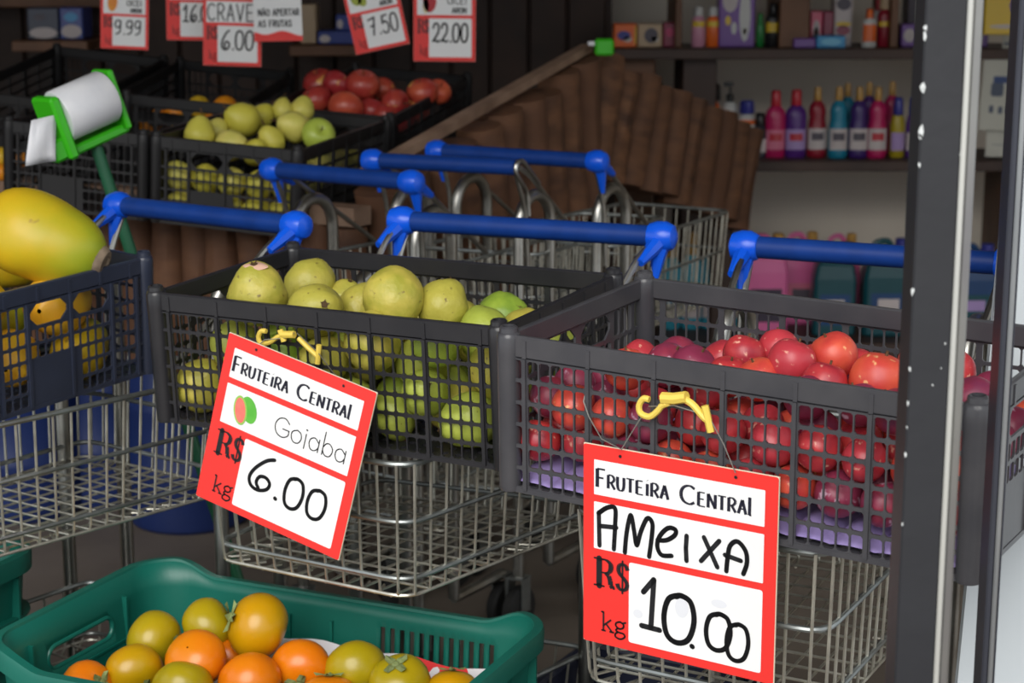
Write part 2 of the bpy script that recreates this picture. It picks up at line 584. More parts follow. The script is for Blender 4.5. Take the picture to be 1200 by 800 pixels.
def crate_meshes():
    X, Yv, Z = Vector((1, 0, 0)), Vector((0, 1, 0)), Vector((0, 0, 1))
    off = Vector((-CL / 2, -CW / 2, CH))
    res = {}
    pm = .012
    body = CH - RIM - .004
    # long side
    nr = 7
    cw = (CL - 2 * pm - nr * .006) / 32
    cols = [(cw, 0)]
    for k in range(6):
        cols += [(.006, 1)] + [(cw, 0)] * 5
    cols += [(.006, 1), (cw, 0)]
    rows = [body / 6] * 6
    mb = MB()
    wall_panel(mb, Vector((pm, 0, -RIM)) + off, X, -Z, -Yv * CT * -1 * -1, CL - 2 * pm, cols, rows)
    mb.box(Vector((CL / 2, CT / 2, -CH + .003)) + off, (CL - 2 * pm, CT * 1.6, .006))
    res['long_side'] = mb
    # short side (outward normal +x when at x = CL); built at x = CL, u runs along +y
    cw = (CW - 2 * pm - 5 * .006) / 18
    cols = [(cw, 0), (.006, 1)] + [(cw, 0)] * 3 + [(.006, 1)] + [(cw, 0)] * 5 + [(.006, 1)] + [(cw, 0)] * 5 + [(.006, 1)] + [(cw, 0)] * 3 + [(.006, 1), (cw, 0)]
    rows = [.038] + [(body - .038) / 5] * 5

    def special(ci, ri):
        if ri == 0 and 6 <= ci <= 10:
            return ('span', 5) if ci == 6 else 'skip'
        if ri == 0 and 12 <= ci <= 16:
            return ('span', 5) if ci == 12 else 'skip'
        if ri >= 3 and 5 <= ci <= 12:
            return 'solid'
        return None

    mb = MB()
    wall_panel(mb, Vector((CL, pm, -RIM)) + off, Yv, -Z, X * CT, CW - 2 * pm, cols, rows, special)
    mb.box(Vector((CL - CT / 2, CW / 2, -CH + .003)) + off, (CT * 1.6, CW - 2 * pm, .006))
    res['short_side'] = mb
    # rim band with small ticks
    cw0 = (CL - 2 * pm - 7 * .006) / 32
    mb = MB()
    for y in (0, 1):
        yy = .001 + .003 if y == 0 else CW - .004
        mb.rbox(Vector((CL / 2, yy, -RIM / 2)) + off, (CL - .01, .008, RIM), .0022)
        for k in range(7):
            mb.box(Vector((pm + cw0 + .003 + k * (CL - 2 * pm - 2 * cw0 - .006) / 6, .0002 if y == 0 else CW - .0002, -RIM / 2 - .002)) + off, (.005, .003, RIM * .80))
    for x in (0, 1):
        xq = .004 if x == 0 else CL - .004
        mb.rbox(Vector((xq, CW / 2, -RIM / 2)) + off, (.008, CW - .01, RIM), .0022)
        for k in range(5):
            mb.box(Vector((.0002 if x == 0 else CL - .0002, pm + .03 + k * (CW - 2 * pm - .06) / 4, -RIM / 2 - .002)) + off, (.003, .005, RIM * .80))
    res['rim'] = mb
    # perforated base
    mb = MB()
    nx, ny = 26, 15
    for i in range(nx):
        for j in range(ny):
            u0, u1 = .006 + i * (CL - .012) / nx, .006 + (i + 1) * (CL - .012) / nx
            v0, v1 = .006 + j * (CW - .012) / ny, .006 + (j + 1) * (CW - .012) / ny
            g = .0055
            cell(mb, Vector((0, 0, -CH + .006)) + off, X, Yv, Z * .005, u0, u1, v0, v1, (u0 + g, u1 - g, v0 + g, v1 - g, .003))
    res['base'] = mb
    # corner post
    mb = MB()
    mb.lathe([(.0125, 0), (.0135, .004), (.0138, CH - .03), (.0142, CH - .022), (.0142, CH - .004), (.0125, CH + .001), (.011, CH + .002), (.0105, CH + .007),
              (.0085, CH + .009), (.0065, CH + .0085), (.006, CH + .004)], 18)
    res['corner_post'] = mb
    return res


CM = {k: v.mesh('crate_' + k, M_blackcrate, smooth=(k == 'corner_post')) for k, v in crate_meshes().items()}


def crate(label, P, m, group=None):
    """P: pose matrix of the front-left rim corner"""
    base = P @ Matrix.Translation((CL / 2, CW / 2, -CH))
    root = thing('produce_crate', label, 'crate', rot=base, group=group)

    def part(name, mesh, M=Matrix.Identity(4)):
        o = obj_from(name, mesh, root, base @ M)
        o.material_slots[0].link = 'OBJECT'
        o.material_slots[0].material = m
        return o
    part('long_side', CM['long_side'])
    part('long_side', CM['long_side'], Matrix.Rotation(math.pi, 4, 'Z'))
    part('short_side', CM['short_side'])
    part('short_side', CM['short_side'], Matrix.Rotation(math.pi, 4, 'Z'))
    part('rim', CM['rim'])
    part('base', CM['base'])
    for sx in (-1, 1):
        for sy in (-1, 1):
            part('corner_post', CM['corner_post'], Matrix.Translation((sx * (CL / 2 - .006), sy * (CW / 2 - .006), 0)))
    return root


PG = pose(-.502, 2.501, CAMZ - .465, -.513, -.011, .052)
PP = pose(-.012, 2.043, CAMZ - .428, -.571, .016, .050)
PY = pose(-1.213, 2.841, CAMZ - .450, -.585, .054, .042)
crate('black plastic lattice crate full of green and yellow guavas', PG, M_blackcrate)
crate('charcoal plastic lattice crate full of red plums', PP, M_graycrate)
crate('navy grey plastic lattice crate full of yellow papayas', PY, M_navycrate)

# ================================================================ fruit meshes


def blob(rfun, n=20, m=14, seed=0, bump=.03, bs=1.6):
    """surface of revolution-like blob, rfun(t) -> (radius, z) with t in 0..1 from bottom to top"""
    mb = MB()
    vs = []
    off = Vector((seed * 3.1, seed * 1.7, seed * .9))
    for i in range(m + 1):
        r, z = rfun(i / m)
        for k in range(n):
            a = 2 * math.pi * k / n
            p = Vector((r * math.cos(a), r * math.sin(a), z))
            d = 1 + bump * mnoise.noise(p.normalized() * bs + off) if p.length > 1e-6 else 1
            vs.append(p * d)
    fs = []
    for i in range(m):
        for k in range(n):
            l = (k + 1) % n
            fs.append((i * n + k, i * n + l, (i + 1) * n + l, (i + 1) * n + k))
    mb.add(vs, fs)
    return mb


def sph(t, e=1.0):
    a = -math.pi / 2 + math.pi * t
    return max(math.cos(a), .02), math.sin(a) * e


def f_guava(t):
    a = -math.pi / 2 + math.pi * t
    z = math.sin(a)
    r = math.cos(a) * (1 - .16 * max(0, z)) + 0.0
    return max(r, .03), z * 1.12


def f_plum(t):
    a = -math.pi / 2 + math.pi * t
    r = max(math.cos(a), .02)
    z = math.sin(a) * 1.0
    if z > .8:
        z -= (z - .8) * .55
    return r, z


def f_persim(t):
    a = -math.pi / 2 + math.pi * t
    r = max(abs(math.cos(a)) ** .8, .03)
    z = math.sin(a) * .82
    return r, z


def f_papaya(t):
    z = -1 + 2 * t
    r = .66 * max(1 - abs(z) ** 2.3, .0004) ** .5 * (1 - .14 * z)
    return max(r, .05), z


def f_apple(t):
    a = -math.pi / 2 + math.pi * t
    r = max(math.cos(a), .03) * (1 + .06 * math.sin(a))
    z = math.sin(a) * .9
    d = math.exp(-(r / .28) ** 2)
    z -= d * (.28 if z > 0 else -.16)
    return r, z


def f_pear(t):
    a = -math.pi / 2 + math.pi * t
    z = math.sin(a)
    r = math.cos(a) * (1 - .24 * max(0, z + .1))
    return max(r, .04), z * 1.12


def proto(fun, r, mats, seeds=3, n=20, m=14, bump=.03, bs=1.6, name='fruit'):
    out = {}
    for mt in mats:
        L = []
        for s in range(seeds):
            mb = blob(fun, n, m, s + 1, bump, bs)
            mb.v = [(a * r, b * r, c * r) for a, b, c in mb.v]
            me = mb.mesh(name, mt, False)
            me.polygons.foreach_set('use_smooth', [True] * len(me.polygons))
            L.append(me)
        out[mt.name] = L
    return out


def qdir(d, roll=0.0):
    """rotation taking local +z to d"""
    d = Vector(d).normalized()
    return (d.to_track_quat('Z', 'Y') @ Quaternion((0, 0, 1), roll)).to_matrix().to_4x4()


def ray_plane(px, py, P, yl):
    """point of the plane local-y = yl of pose P seen at a pixel"""
    o = Vector((0, 0, CAMZ)); d = at(px, py, Y=1) - o
    Pi = P.inverted()
    o2 = Pi @ o; d2 = Pi.to_3x3() @ d
    return P @ (o2 + d2 * ((yl - o2.y) / d2.y))


def pack(pinned, n, r0, r1, seed, L=CL, W=CW, zb=-CH + .008, wall=.005, top=None, iters=420, xr=None):
    """settles n spheres in a crate's local frame round the pinned ones; returns [(x,y,z,r)]"""
    rs = np.random.RandomState(seed)
    k = len(pinned)
    R = np.array([p[3] for p in pinned] + list(rs.uniform(r0, r1, n)))
    x0, x1 = xr if xr else (0, L)
    P = np.zeros((k + n, 3))
    for i, p in enumerate(pinned):
        P[i] = p[:3]
    P[k:, 0] = rs.uniform(x0 + .04, x1 - .04, n)
    P[k:, 1] = rs.uniform(.04, W - .04, n)
    P[k:, 2] = rs.uniform(zb + .02, -.03, n)
    fixed = np.zeros(k + n, bool); fixed[:k] = True
    for it in range(iters):
        g = .0012 if it < iters * .7 else .0004
        P[~fixed, 2] -= g
        for _ in range(2):
            D = P[:, None] - P[None]
            d = np.sqrt((D ** 2).sum(-1)) + 1e-9
            S = R[:, None] + R[None]
            ov = np.where((d < S) & ~np.eye(k + n, dtype=bool), S - d, 0)
            w = np.where(fixed[None, :], 1.0, .5)
            push = (D / d[..., None] * (ov * w)[..., None]).sum(1) * .6
            P[~fixed] += push[~fixed]
            f = ~fixed
            P[f, 0] = np.clip(P[f, 0], x0 + wall + R[f], x1 - wall - R[f])
            P[f, 1] = np.clip(P[f, 1], wall + R[f], W - wall - R[f])
            P[f, 2] = np.maximum(P[f, 2], zb + R[f])
    return [(P[i, 0], P[i, 1], P[i, 2], R[i]) for i in range(k, k + n)]


def put(name, mesh, M, label, cat, group=None):
    o = obj_from(name, mesh, None, M)
    return setprops(o, label, cat, group)


# ---------------------------------------------------------------- guavas
GR = .040
GU = proto(f_guava, GR, [M_guava, M_guavag], 3, 22, 16, .09, 1.5, 'guava')
mbc = MB()
for k in range(5):
    a = 2 * math.pi * k / 5
    d = Vector((math.cos(a), math.sin(a), 0)); w = Vector((-math.sin(a), math.cos(a), 0))
    b = Vector((0, 0, GR * 1.10))
    mbc.add([b + d * .002 - w * .0025, b + d * .002 + w * .0025, b + d * .0075 + Vector((0, 0, .003)), b + Vector((0, 0, -.002))], [(0, 1, 2), (0, 2, 3), (1, 3, 2)])
mbc.lathe([(.004, GR * 1.07), (.005, GR * 1.11), (.003, GR * 1.125)], 8)
ME_gcal = mbc.mesh('guava_calyx', M_guavacal)
top_guavas = [
    # px, py, radius, local y, green?, axis (calyx direction), label
    (302, 344, .0425, .062, 0, (-.05, -.3, 1), 'pale yellow guava with a pink bruise on its top at the crate\'s left end'),
    (362, 333, .037, .190, 0, (-.75, -.5, -.45), 'round green yellow guava behind the pink bruised one'),
    (370, 364, .0395, .068, 0, (.35, -.8, .35), 'yellow green guava with a brown eye beside the bruised one'),
    (403, 352, .030, .215, 0, (.3, -.2, .9), 'small guava at the back between the two left heaps'),
    (424, 360, .035, .150, 0, (.5, .5, .5), 'pale yellow guava tucked behind the largest guava'),
    (461, 350, .043, .098, 0, (.15, -.75, -.62), 'largest pale yellow guava at the top of the heap with calyx facing down'),
    (519, 357, .0365, .150, 0, (.3, .6, .8), 'round yellow green guava right of the largest guava'),
    (568, 391, .037, .150, 1, (-.2, .5, .8), 'bright green guava at the right of the heap'),
    (436, 402, .040, .046, 0, (.1, -.5, -.6), 'yellow guava pressed against the front slats under the largest one'),
    (512, 402, .034, .060, 1, (.4, -.6, .4), 'guava with only its top showing over the front rim of the crate'),
    (612, 392, .036, .245, 0, (.2, .5, .8), 'yellow green guava in the far right corner of the guava crate'),
]
PGi = PG.inverted()
pins = []
grp = 'guavas in the black crate'
for i, (px, py, r, yl, gr, ax, lab) in enumerate(top_guavas):
    w = ray_plane(px, py, PG, yl)
    l = PGi @ w
    pins.append((l.x, l.y, l.z, r))
    me = GU[(M_guavag if gr else M_guava).name][i % 3]
    M = Matrix.Translation(w) @ qdir(ax, i * 1.3) @ Matrix.Scale(r / GR * .97, 4)
    o = put('guava', me, M, lab, 'guava', grp)
    obj_from('calyx', ME_gcal, o, M)
    if i == 0:
        mbp = MB()
        mb2 = blob(f_guava, 22, 16, 1, .09, 1.5)
        # bruise: a cap of the same surface, a hair above it
        n = 22
        vs = []; fs = []
        for q in range(5):
            t = 1 - q * .032
            rr, zz = f_guava(t)
            for k in range(n):
                a = 2 * math.pi * k / n
                p = Vector((rr * math.cos(a) * (1 + .3 * math.sin(2 * a + 1)) + .06, rr * math.sin(a) * .8, zz))
                d = 1 + .09 * mnoise.noise(p.normalized() * 1.5 + Vector((3.1, 1.7, .9)))
                vs.append(p * d * GR * 1.012)
        for q in range(4):
            for k in range(n):
                fs.append((q * n + k, (q + 1) * n + k, (q + 1) * n + (k + 1) % n, q * n + (k + 1) % n))
        mbp.add(vs, fs)
        obj_from('bruise', mbp.mesh('bruise', M_guavapink, True), o, M)
rg = random.Random(5)
for i, (x, y, z, r) in enumerate(pack(pins, 58, .032, .040, 11)):
    if y > .22 and z < -.09:
        continue
    if z > -.028 or (x > .36 and z > -.06):
        continue
    gr = rg.random() < (.85 if x > .3 else .55)
    me = GU[(M_guavag if gr else M_guava).name][i % 3]
    ax = Vector((rg.uniform(-1, 1), rg.uniform(-1, .6), rg.uniform(-1, 1)))
    M = Matrix.Translation(PG @ Vector((x, y, z))) @ qdir(ax, rg.uniform(0, 6)) @ Matrix.Scale(r / GR * .97, 4)
    o = put('guava', me, M, 'guava low in the black crate, seen only through slots or gaps', 'guava', grp)
    obj_from('calyx', ME_gcal, o, M)

# ---------------------------------------------------------------- plums
PR = .0265
PL = proto(f_plum, PR, [M_plum, M_plumo, M_plumd], 3, 20, 14, .04, 1.3, 'plum')
ME_pstem = MB().lathe([(.0016, PR * .86), (.0013, PR * 1.02), (.0016, PR * 1.05)], 6).mesh('plum_stem', M_stem)
top_plums = [
    (734, 432, .0255, .048, 1, 'orange red plum alone at the left end of the plum heap'),
    (783, 428, .0275, .120, 2, 'dark wine red plum second from the left on the plum heap'),
    (812, 431, .0275, .105, 2, 'bluish purple plum with whitish bloom on the plum heap'),
    (853, 441, .0245, .080, 0, 'red plum low behind the rim left of the crowded plums'),
    (872, 416, .0255, .160, 0, 'red plum at the back left of the crowded plums'),
    (890, 444, .0255, .085, 1, 'orange red plum just behind the front rim under the topmost plum'),
    (912, 408, .0245, .190, 0, 'small red plum peeking out behind the topmost plum'),
    (928, 424, .0275, .105, 0, 'crimson plum at the very top of the plum heap'),
    (977, 416, .0275, .150, 1, 'bright orange plum right of the topmost plum'),
    (966, 450, .0265, .085, 0, 'red plum with pale streaks in front of the bright orange one'),
    (1029, 446, .0320, .110, 1, 'largest plum, orange red with a pointed top beside the black post'),
    (945, 466, .0250, .050, 2, 'dark plum right behind the front rim under the streaked plum'),
    (1008, 474, .0245, .060, 2, 'dark plum barely over the rim in front of the largest plum'),
    (1050, 482, .0260, .045, 2, 'purple plum with pale bloom low beside the black post'),
    (1140, 470, .0270, .060, 2, 'dark plum in the right corner behind the black post'),
    (1078, 455, .0265, .120, 0, 'red plum mostly hidden by the black post'),
    (830, 452, .0250, .050, 0, 'red plum whose top just clears the front rim beside the hook'),
]
PPi = PP.inverted()
pins = []
grp = 'plums in the charcoal crate'
rp = random.Random(9)
KM = [M_plum, M_plumo, M_plumd]
for i, (px, py, r, yl, kd, lab) in enumerate(top_plums):
    w = ray_plane(px, py, PP, yl)
    l = PPi @ w
    pins.append((l.x, l.y, l.z, r))
    me = PL[KM[kd].name][i % 3]
    ax = Vector((rp.uniform(-.6, .6), rp.uniform(-.4, .6), 1)) if i != 10 else Vector((.25, -.1, 1))
    M = Matrix.Translation(w) @ qdir(ax, rp.uniform(0, 6)) @ Matrix.Scale(r / PR * .97, 4)
    if i == 10:
        M = M @ Matrix.Scale(1.06, 4, (0, 0, 1))
    o = put('plum', me, M, lab, 'plum', grp)
    obj_from('stem', ME_pstem, o, M)
for i, (x, y, z, r) in enumerate(pack(pins, 150, .0245, .0275, 21, zb=-CH + .031)):
    if y > .15 and z < -.09:
        continue
    if z > -.04 or (x < .22 and z > -.07):
        continue
    q = rp.random()
    kd = 1 if q < .2 else (0 if q < .62 else 2)
    if z < -.14 and q > .4:
        kd = 2
    me = PL[KM[kd].name][i % 3]
    ax = Vector((rp.uniform(-1, 1), rp.uniform(-1, 1), rp.uniform(-1, 1)))
    M = Matrix.Translation(PP @ Vector((x, y, z))) @ qdir(ax, rp.uniform(0, 6)) @ Matrix.Scale(r / PR * .97, 4)
    put('plum', me, M, 'plum low in the charcoal crate, seen only through slots or gaps', 'plum', grp)
# lavender moulded tray under the plums
mb = MB()
nx, ny = 66, 36
for j in range(ny + 1):
    for i in range(nx + 1):
        x = .008 + (CL - .016) * i / nx
        y = .0065 + (CW - .013) * j / ny
        h = .014 * abs(math.sin(math.pi * i / 6)) * abs(math.sin(math.pi * j / 6))
        edge = min(i, nx - i, j, ny - j)
        lift = .020 * max(0, 1 - j / 2.0)
        mb.v.append(tuple(PP @ Vector((x, y, -CH + .009 + .017 * math.sin(min(1, (j + .5) / 4.5) * math.pi / 2) * (.35 + .65 * abs(math.sin(math.pi * i / 6)) ** .5)))))
for j in range(ny):
    for i in range(nx):
        a = j * (nx + 1) + i
        mb.f.append((a, a + 1, a + nx + 2, a + nx + 1)); mb.mi.append(0)
mb.build('fruit_tray', M_purpletray, None, smooth=True, label='lavender moulded fruit tray under the plums in the charcoal crate', cat='tray')

# ---------------------------------------------------------------- papayas
PAR = .105
PA = proto(f_papaya, PAR, [M_papaya, M_papayao], 2, 24, 18, .07, 1.2, 'papaya')
mbs = MB().lathe([(.0275, PAR * .84), (.0265, PAR * .91), (.0225, PAR * .97), (.020, PAR * 1.0), (.012, PAR * 1.005), (.010, PAR * .98)], 14)
ME_pas = mbs.mesh('papaya_stem', M_papstem, True)


def papaya(w, ax, s, kd, lab, roll=0.0):
    M = Matrix.Translation(w) @ qdir(ax, roll) @ Matrix.Scale(s, 4)
    o = put('papaya', PA[(M_papayao if kd else M_papaya).name][int(roll * 10) % 2], M, lab, 'papaya', 'papayas in the navy crate')
    obj_from('stem_end', ME_pas, o, M)


# M_papaya gets a green blush towards its stem end (local +z)
nt = M_papaya.node_tree
b = nt.nodes['Principled BSDF']
src = b.inputs['Base Color'].links[0].from_socket
tc = nt.nodes.new('ShaderNodeTexCoord')
sp = nt.nodes.new('ShaderNodeSeparateXYZ')
nt.links.new(tc.outputs['Object'], sp.inputs[0])
nz = nt.nodes.new('ShaderNodeTexNoise'); nz.inputs['Scale'].default_value = 14
nt.links.new(tc.outputs['Object'], nz.inputs['Vector'])
ad = nt.nodes.new('ShaderNodeMath'); ad.operation = 'MULTIPLY_ADD'
nt.links.new(nz.outputs['Fac'], ad.inputs[0]); ad.inputs[1].default_value = .10
nt.links.new(sp.outputs[2], ad.inputs[2])
mr = nt.nodes.new('ShaderNodeMapRange'); mr.inputs['From Min'].default_value = .055; mr.inputs['From Max'].default_value = .15
nt.links.new(ad.outputs[0], mr.inputs['Value'])
mx = nt.nodes.new('ShaderNodeMix'); mx.data_type = 'RGBA'
nt.links.new(mr.outputs[0], mx.inputs[0]); nt.links.new(src, mx.inputs[6]); mx.inputs[7].default_value = rgb(142, 166, 40)
nt.links.new(mx.outputs[2], b.inputs['Base Color'])


def py_at(px, py, yl):
    return ray_plane(px, py, PY, yl)


def PYl(x, y, z):
    return PY @ Vector((x, y, z))


papaya(PYl(.470, .205, .036), (1, -.16, -.36), .96, 0, 'large yellow papaya with a green stem end lying on top of the heap', .0)
papaya(PYl(.452, .085, -.040), (-.35, .9, -.1), .60, 0, 'greenish yellow papaya under the large one showing in the handle hole', .11)
papaya(PYl(.365, .045, -.012), (.9, -.4, -.1), .56, 1, 'orange yellow papaya at the front below the large one', .2)
papaya(PYl(.29, .12, .03), (.5, -.6, .3), .66, 0, 'yellow papaya at the left border beside the large one', .3)
papaya(PYl(.485, .215, -.062), (.2, .95, 0), .66, 1, 'golden papaya behind the right handle opening of the navy crate', .4)
papaya(PYl(.498, .105, -.120), (-.1, .95, .1), .58, 1, 'golden papaya low behind the middle slots of the navy crate', .5)
papaya(PYl(.496, .245, -.138), (.10, .9, .25), .60, 0, 'yellow papaya low in the rear corner of the navy crate', .6)
papaya(PYl(.40, .055, -.115), (.9, .2, .1), .58, 1, 'orange papaya low in the front corner of the navy crate', .7)
papaya(PYl(.37, .17, -.10), (.9, .3, .1), .66, 0, 'papaya buried in the middle of the navy crate', .8)
papaya(PYl(.33, .27, -.03), (.9, -.1, .1), .60, 0, 'papaya at the back of the navy crate behind the large one', .9)

# ================================================================ shopping carts
HZ = .98


def cart(label, hl, hr, fl, fr, zt, zb, group, drop=0.0, lower=True, bare=False):
    """hl, hr: handle ends; fl, fr: front corners of the basket rim (left / right seen from behind the handle bar line);
    zt/zb: basket rim and bottom heights at the front"""
    hl, hr = Vector(hl), Vector(hr)
    fl, fr = Vector(fl), Vector(fr)
    mid = (hl + hr) / 2
    fm = (fl + fr) / 2
    ax = Vector((fm.x - mid.x, fm.y - mid.y, 0)).normalized()
    e = (hr - hl); wid = e.length; e.normalize()
    root = thing('shopping_cart', label, 'cart', (mid.x + ax.x * .2, mid.y + ax.y * .2, 0), math.atan2(e.y, e.x), group)
    Z = Vector((0, 0, 1))
    # handle
    MB().tube([hl, hr], .0160, 14).build('handle_bar', M_handle, root, smooth=True)
    for p, sg in ((hl, -1), (hr, 1)):
        mb = MB()
        q = p + e * sg * .006
        if bare and sg == 1:      # cap lost: the bent metal bracket shows
            loop = [q + ax * .075 - Z * .040, q + ax * .012 + Z * .014, q - ax * .010 + Z * .010, q - ax * .014 - Z * .008, q + ax * .004 - Z * .026, q + ax * .030 - Z * .050, q + ax * .036 - Z * .10]
            mb.tube(round_path(loop, .012), .0045, 8).build('bare_bracket', M_tube, root, smooth=True)
            continue
        R = Matrix((e, Z.cross(e), Z)).transposed().to_4x4()
        mb.lathe([(.008, -.026), (.019, -.021), (.0235, -.008), (.0235, .006), (.018, .017), (.007, .022)], 12,
                 Matrix.Translation(q) @ Matrix((e.cross(Z), Z, e)).transposed().to_4x4())
        d = (ax * .8 - Z * .42).normalized()
        mb.tube([q + d * .0, q + d * .03, q + d * .068], [.014, .012, .0065], 8)
        mb.tube([q, q - Z * .03 + ax * .012, q - Z * .066 + ax * .02], [.016, .011, .0045], 8)
        mb.build('handle_end', M_cap, root, smooth=True)
    rl = hl + ax * .10 + e * .01; rr = hr + ax * .10 - e * .01
    rl.z = rr.z = zt + drop
    fl = Vector((fl.x, fl.y, zt)); fr = Vector((fr.x, fr.y, zt))
    rim = [rl, rr, fr, fl]
    # arms from handle to the rim
    for p, r, f, sg in ((hl, rl, fl, -1), (hr, rr, fr, 1)):
        s = (f - r)
        tgt = r + s * .30 + Z * .006
        MB().tube(round_path([p + e * sg * .006, p + ax * .05 - Z * .02, tgt], .03), .0052, 8).build('handle_arm', M_tube, root, smooth=True)
        MB().tube(round_path([p - Z * .015, p + ax * .035 - Z * .09, p + ax * .045 - Z * (HZ - zt + .03)], .05), .0052, 8).build('handle_strut', M_tube, root, smooth=True)
    # frame loops
    for p, sg in ((hl, -1), (hr, 1)):
        b0 = p + ax * .035 - e * sg * .015; b1 = b0 + ax * .12
        b0.z = b1.z = .12
        t0 = b0.copy(); t1 = b1.copy(); t0.z = t1.z = HZ - .125
        c = (t0 + t1) / 2
        path = [b0, t0] + arc(c, -ax, Z, .06, 0, math.pi, 10)[1:-1] + [t1, b1]
        MB().tube(path, .0120, 10).build('frame_loop', M_tube, root, smooth=True)
        for b in (b0, b1 + ax * .18):
            if b is not b0:
                MB().tube([b1, b1 + ax * .18], .0105, 8).build('foot_tube', M_tube, root, smooth=True)
            mb = MB()
            R = Matrix((ax, Z, e)).transposed().to_4x4()
            mb.lathe([(.01, -.012), (.045, -.012), (.05, -.008), (.05, .008), (.045, .012), (.01, .012)], 16, Matrix.Translation(Vector((b.x, b.y, .0515))) @ R)
            wheel = mb
            mb = MB()
            for s2 in (-1, 1):
                mb.box(Vector((b.x, b.y, .085)) + e * s2 * .017, (1, 1, 1), Matrix((ax * .03, e * .003, Z * .075)).transposed())
            mb.box(Vector((b.x, b.y, .121)), (1, 1, 1), Matrix((ax * .035, e * .037, Z * .004)).transposed())
            fork = mb.build('caster_fork', M_rail, root)
            wheel.build('caster_wheel', M_rubber, fork, smooth=True)

    def basket(rim, depth, taper, pre, spacing, nrail):
        c = sum(rim, Vector()) / 4
        low = []
        for p in rim:
            q = c + (p - c) * taper
            q.z = p.z - depth
            low.append(q)
        mb = MB().tube(round_path(rim, .035, True), .0043, 8, True)
        mb.build(pre + 'rim', M_rail, root, smooth=True)
        mb = MB()
        for k in range(1, nrail + 1):
            t = k * .86 / nrail
            mb.tube(round_path([a.lerp(b, t) for a, b in zip(rim, low)], .035, True), .0038, 8, True)
        mb.build(pre + 'rails', M_rail, root, smooth=True)
        names = ['rear_grid', 'right_grid', 'front_grid', 'left_grid']
        for k in range(4):
            a, b = rim[k], rim[(k + 1) % 4]
            la, lb = low[k], low[(k + 1) % 4]
            n = max(3, int((b - a).length / spacing))
            mb = MB()
            for i in range(n):
                t = (i + .5) / n
                p, q = a.lerp(b, t), la.lerp(lb, t)
                inn = (c - q); inn.z = 0; inn.normalize()
                mb.tube(round_path([p, q, q + inn * .035], .010, n=3), .0021, 6)
            mb.build(pre + names[k], M_chrome, root, smooth=True)
        mb = MB()
        n = max(3, int((low[1] - low[0]).length / spacing))
        for i in range(1, n):
            t = i / n
            mb.tube([low[0].lerp(low[1], t), low[3].lerp(low[2], t)], .0020, 5)
        mb.tube(round_path([p + Z * .002 for p in low], .03, True), .0026, 6, True)
        n = max(4, int((low[3] - low[0]).length / (spacing * 1.15)))
        for i in range(1, n):
            t = i / n
            dz = Z * .004
            mb.tube([low[0].lerp(low[3], t) + dz, low[1].lerp(low[2], t) + dz], .0020, 5)
        mb.build(pre + 'bottom_grid', M_chrome, root, smooth=True)

    basket(rim, zt - zb, .94, 'basket_', .030, 2)
    if lower:
        r2 = []
        c = sum(rim, Vector()) / 4
        for p in rim:
            q = c + (p - c) * .92
            q.z = .36
            r2.append(q)
        basket(r2, .10, .96, 'lower_basket_', .038, 1)
    return root


gf = 'carts serving as crate stands in the front row'
gb = 'carts nested behind the front row'
# guava cart, plum cart, papaya cart: front (narrow end) towards the camera
cart('shopping cart under the guava crate, its front basket corner hanging over the green crate',
     at(477, 259, z=HZ), at(772, 277, z=HZ), at(235, 507, z=.742), at(476, 547, z=.742), .742, .555, gf, .005)
cart('shopping cart under the plum crate beside the black post',
     at(880, 289, z=HZ), at(1180, 309, z=HZ), at(672, 600, z=.765), at(972, 652, z=.765), .765, .555, gf, .005)
hl, hr = at(143, 241, z=HZ), at(345, 264, z=HZ)
cart('shopping cart under the papaya crate at the left border',
     hl, hr, hl + Vector((-.39, -.53, 0)), hr + Vector((-.44, -.47, 0)), .760, .570, gf, .005)
hl, hr = at(323, 199, z=HZ), at(480, 213, z=HZ)
d = Vector((.40, .60, 0))
cart('nearest cart of the nested three, its handle ending before the wooden corner', hl, hr, hl + d + Vector((.03, -.02, 0)), hr + d + Vector((-.05, .03, 0)), .80, .58, gb)
hl, hr = at(441, 188, z=HZ), at(605, 196, z=HZ)
cart('middle cart of the nested three, the one with a bare right handle bracket', hl, hr, hl + d + Vector((.03, -.02, 0)), hr + d + Vector((-.05, .03, 0)), .79, .58, gb, bare=True)
hl, hr = at(516, 177, z=HZ), at(698, 189, z=HZ)
cart('rearmost cart of the nested three, its basket reaching past the log cladding', hl, hr, hl + d + Vector((.03, -.02, 0)), hr + d + Vector((-.05, .03, 0)), .79, .58, gb)

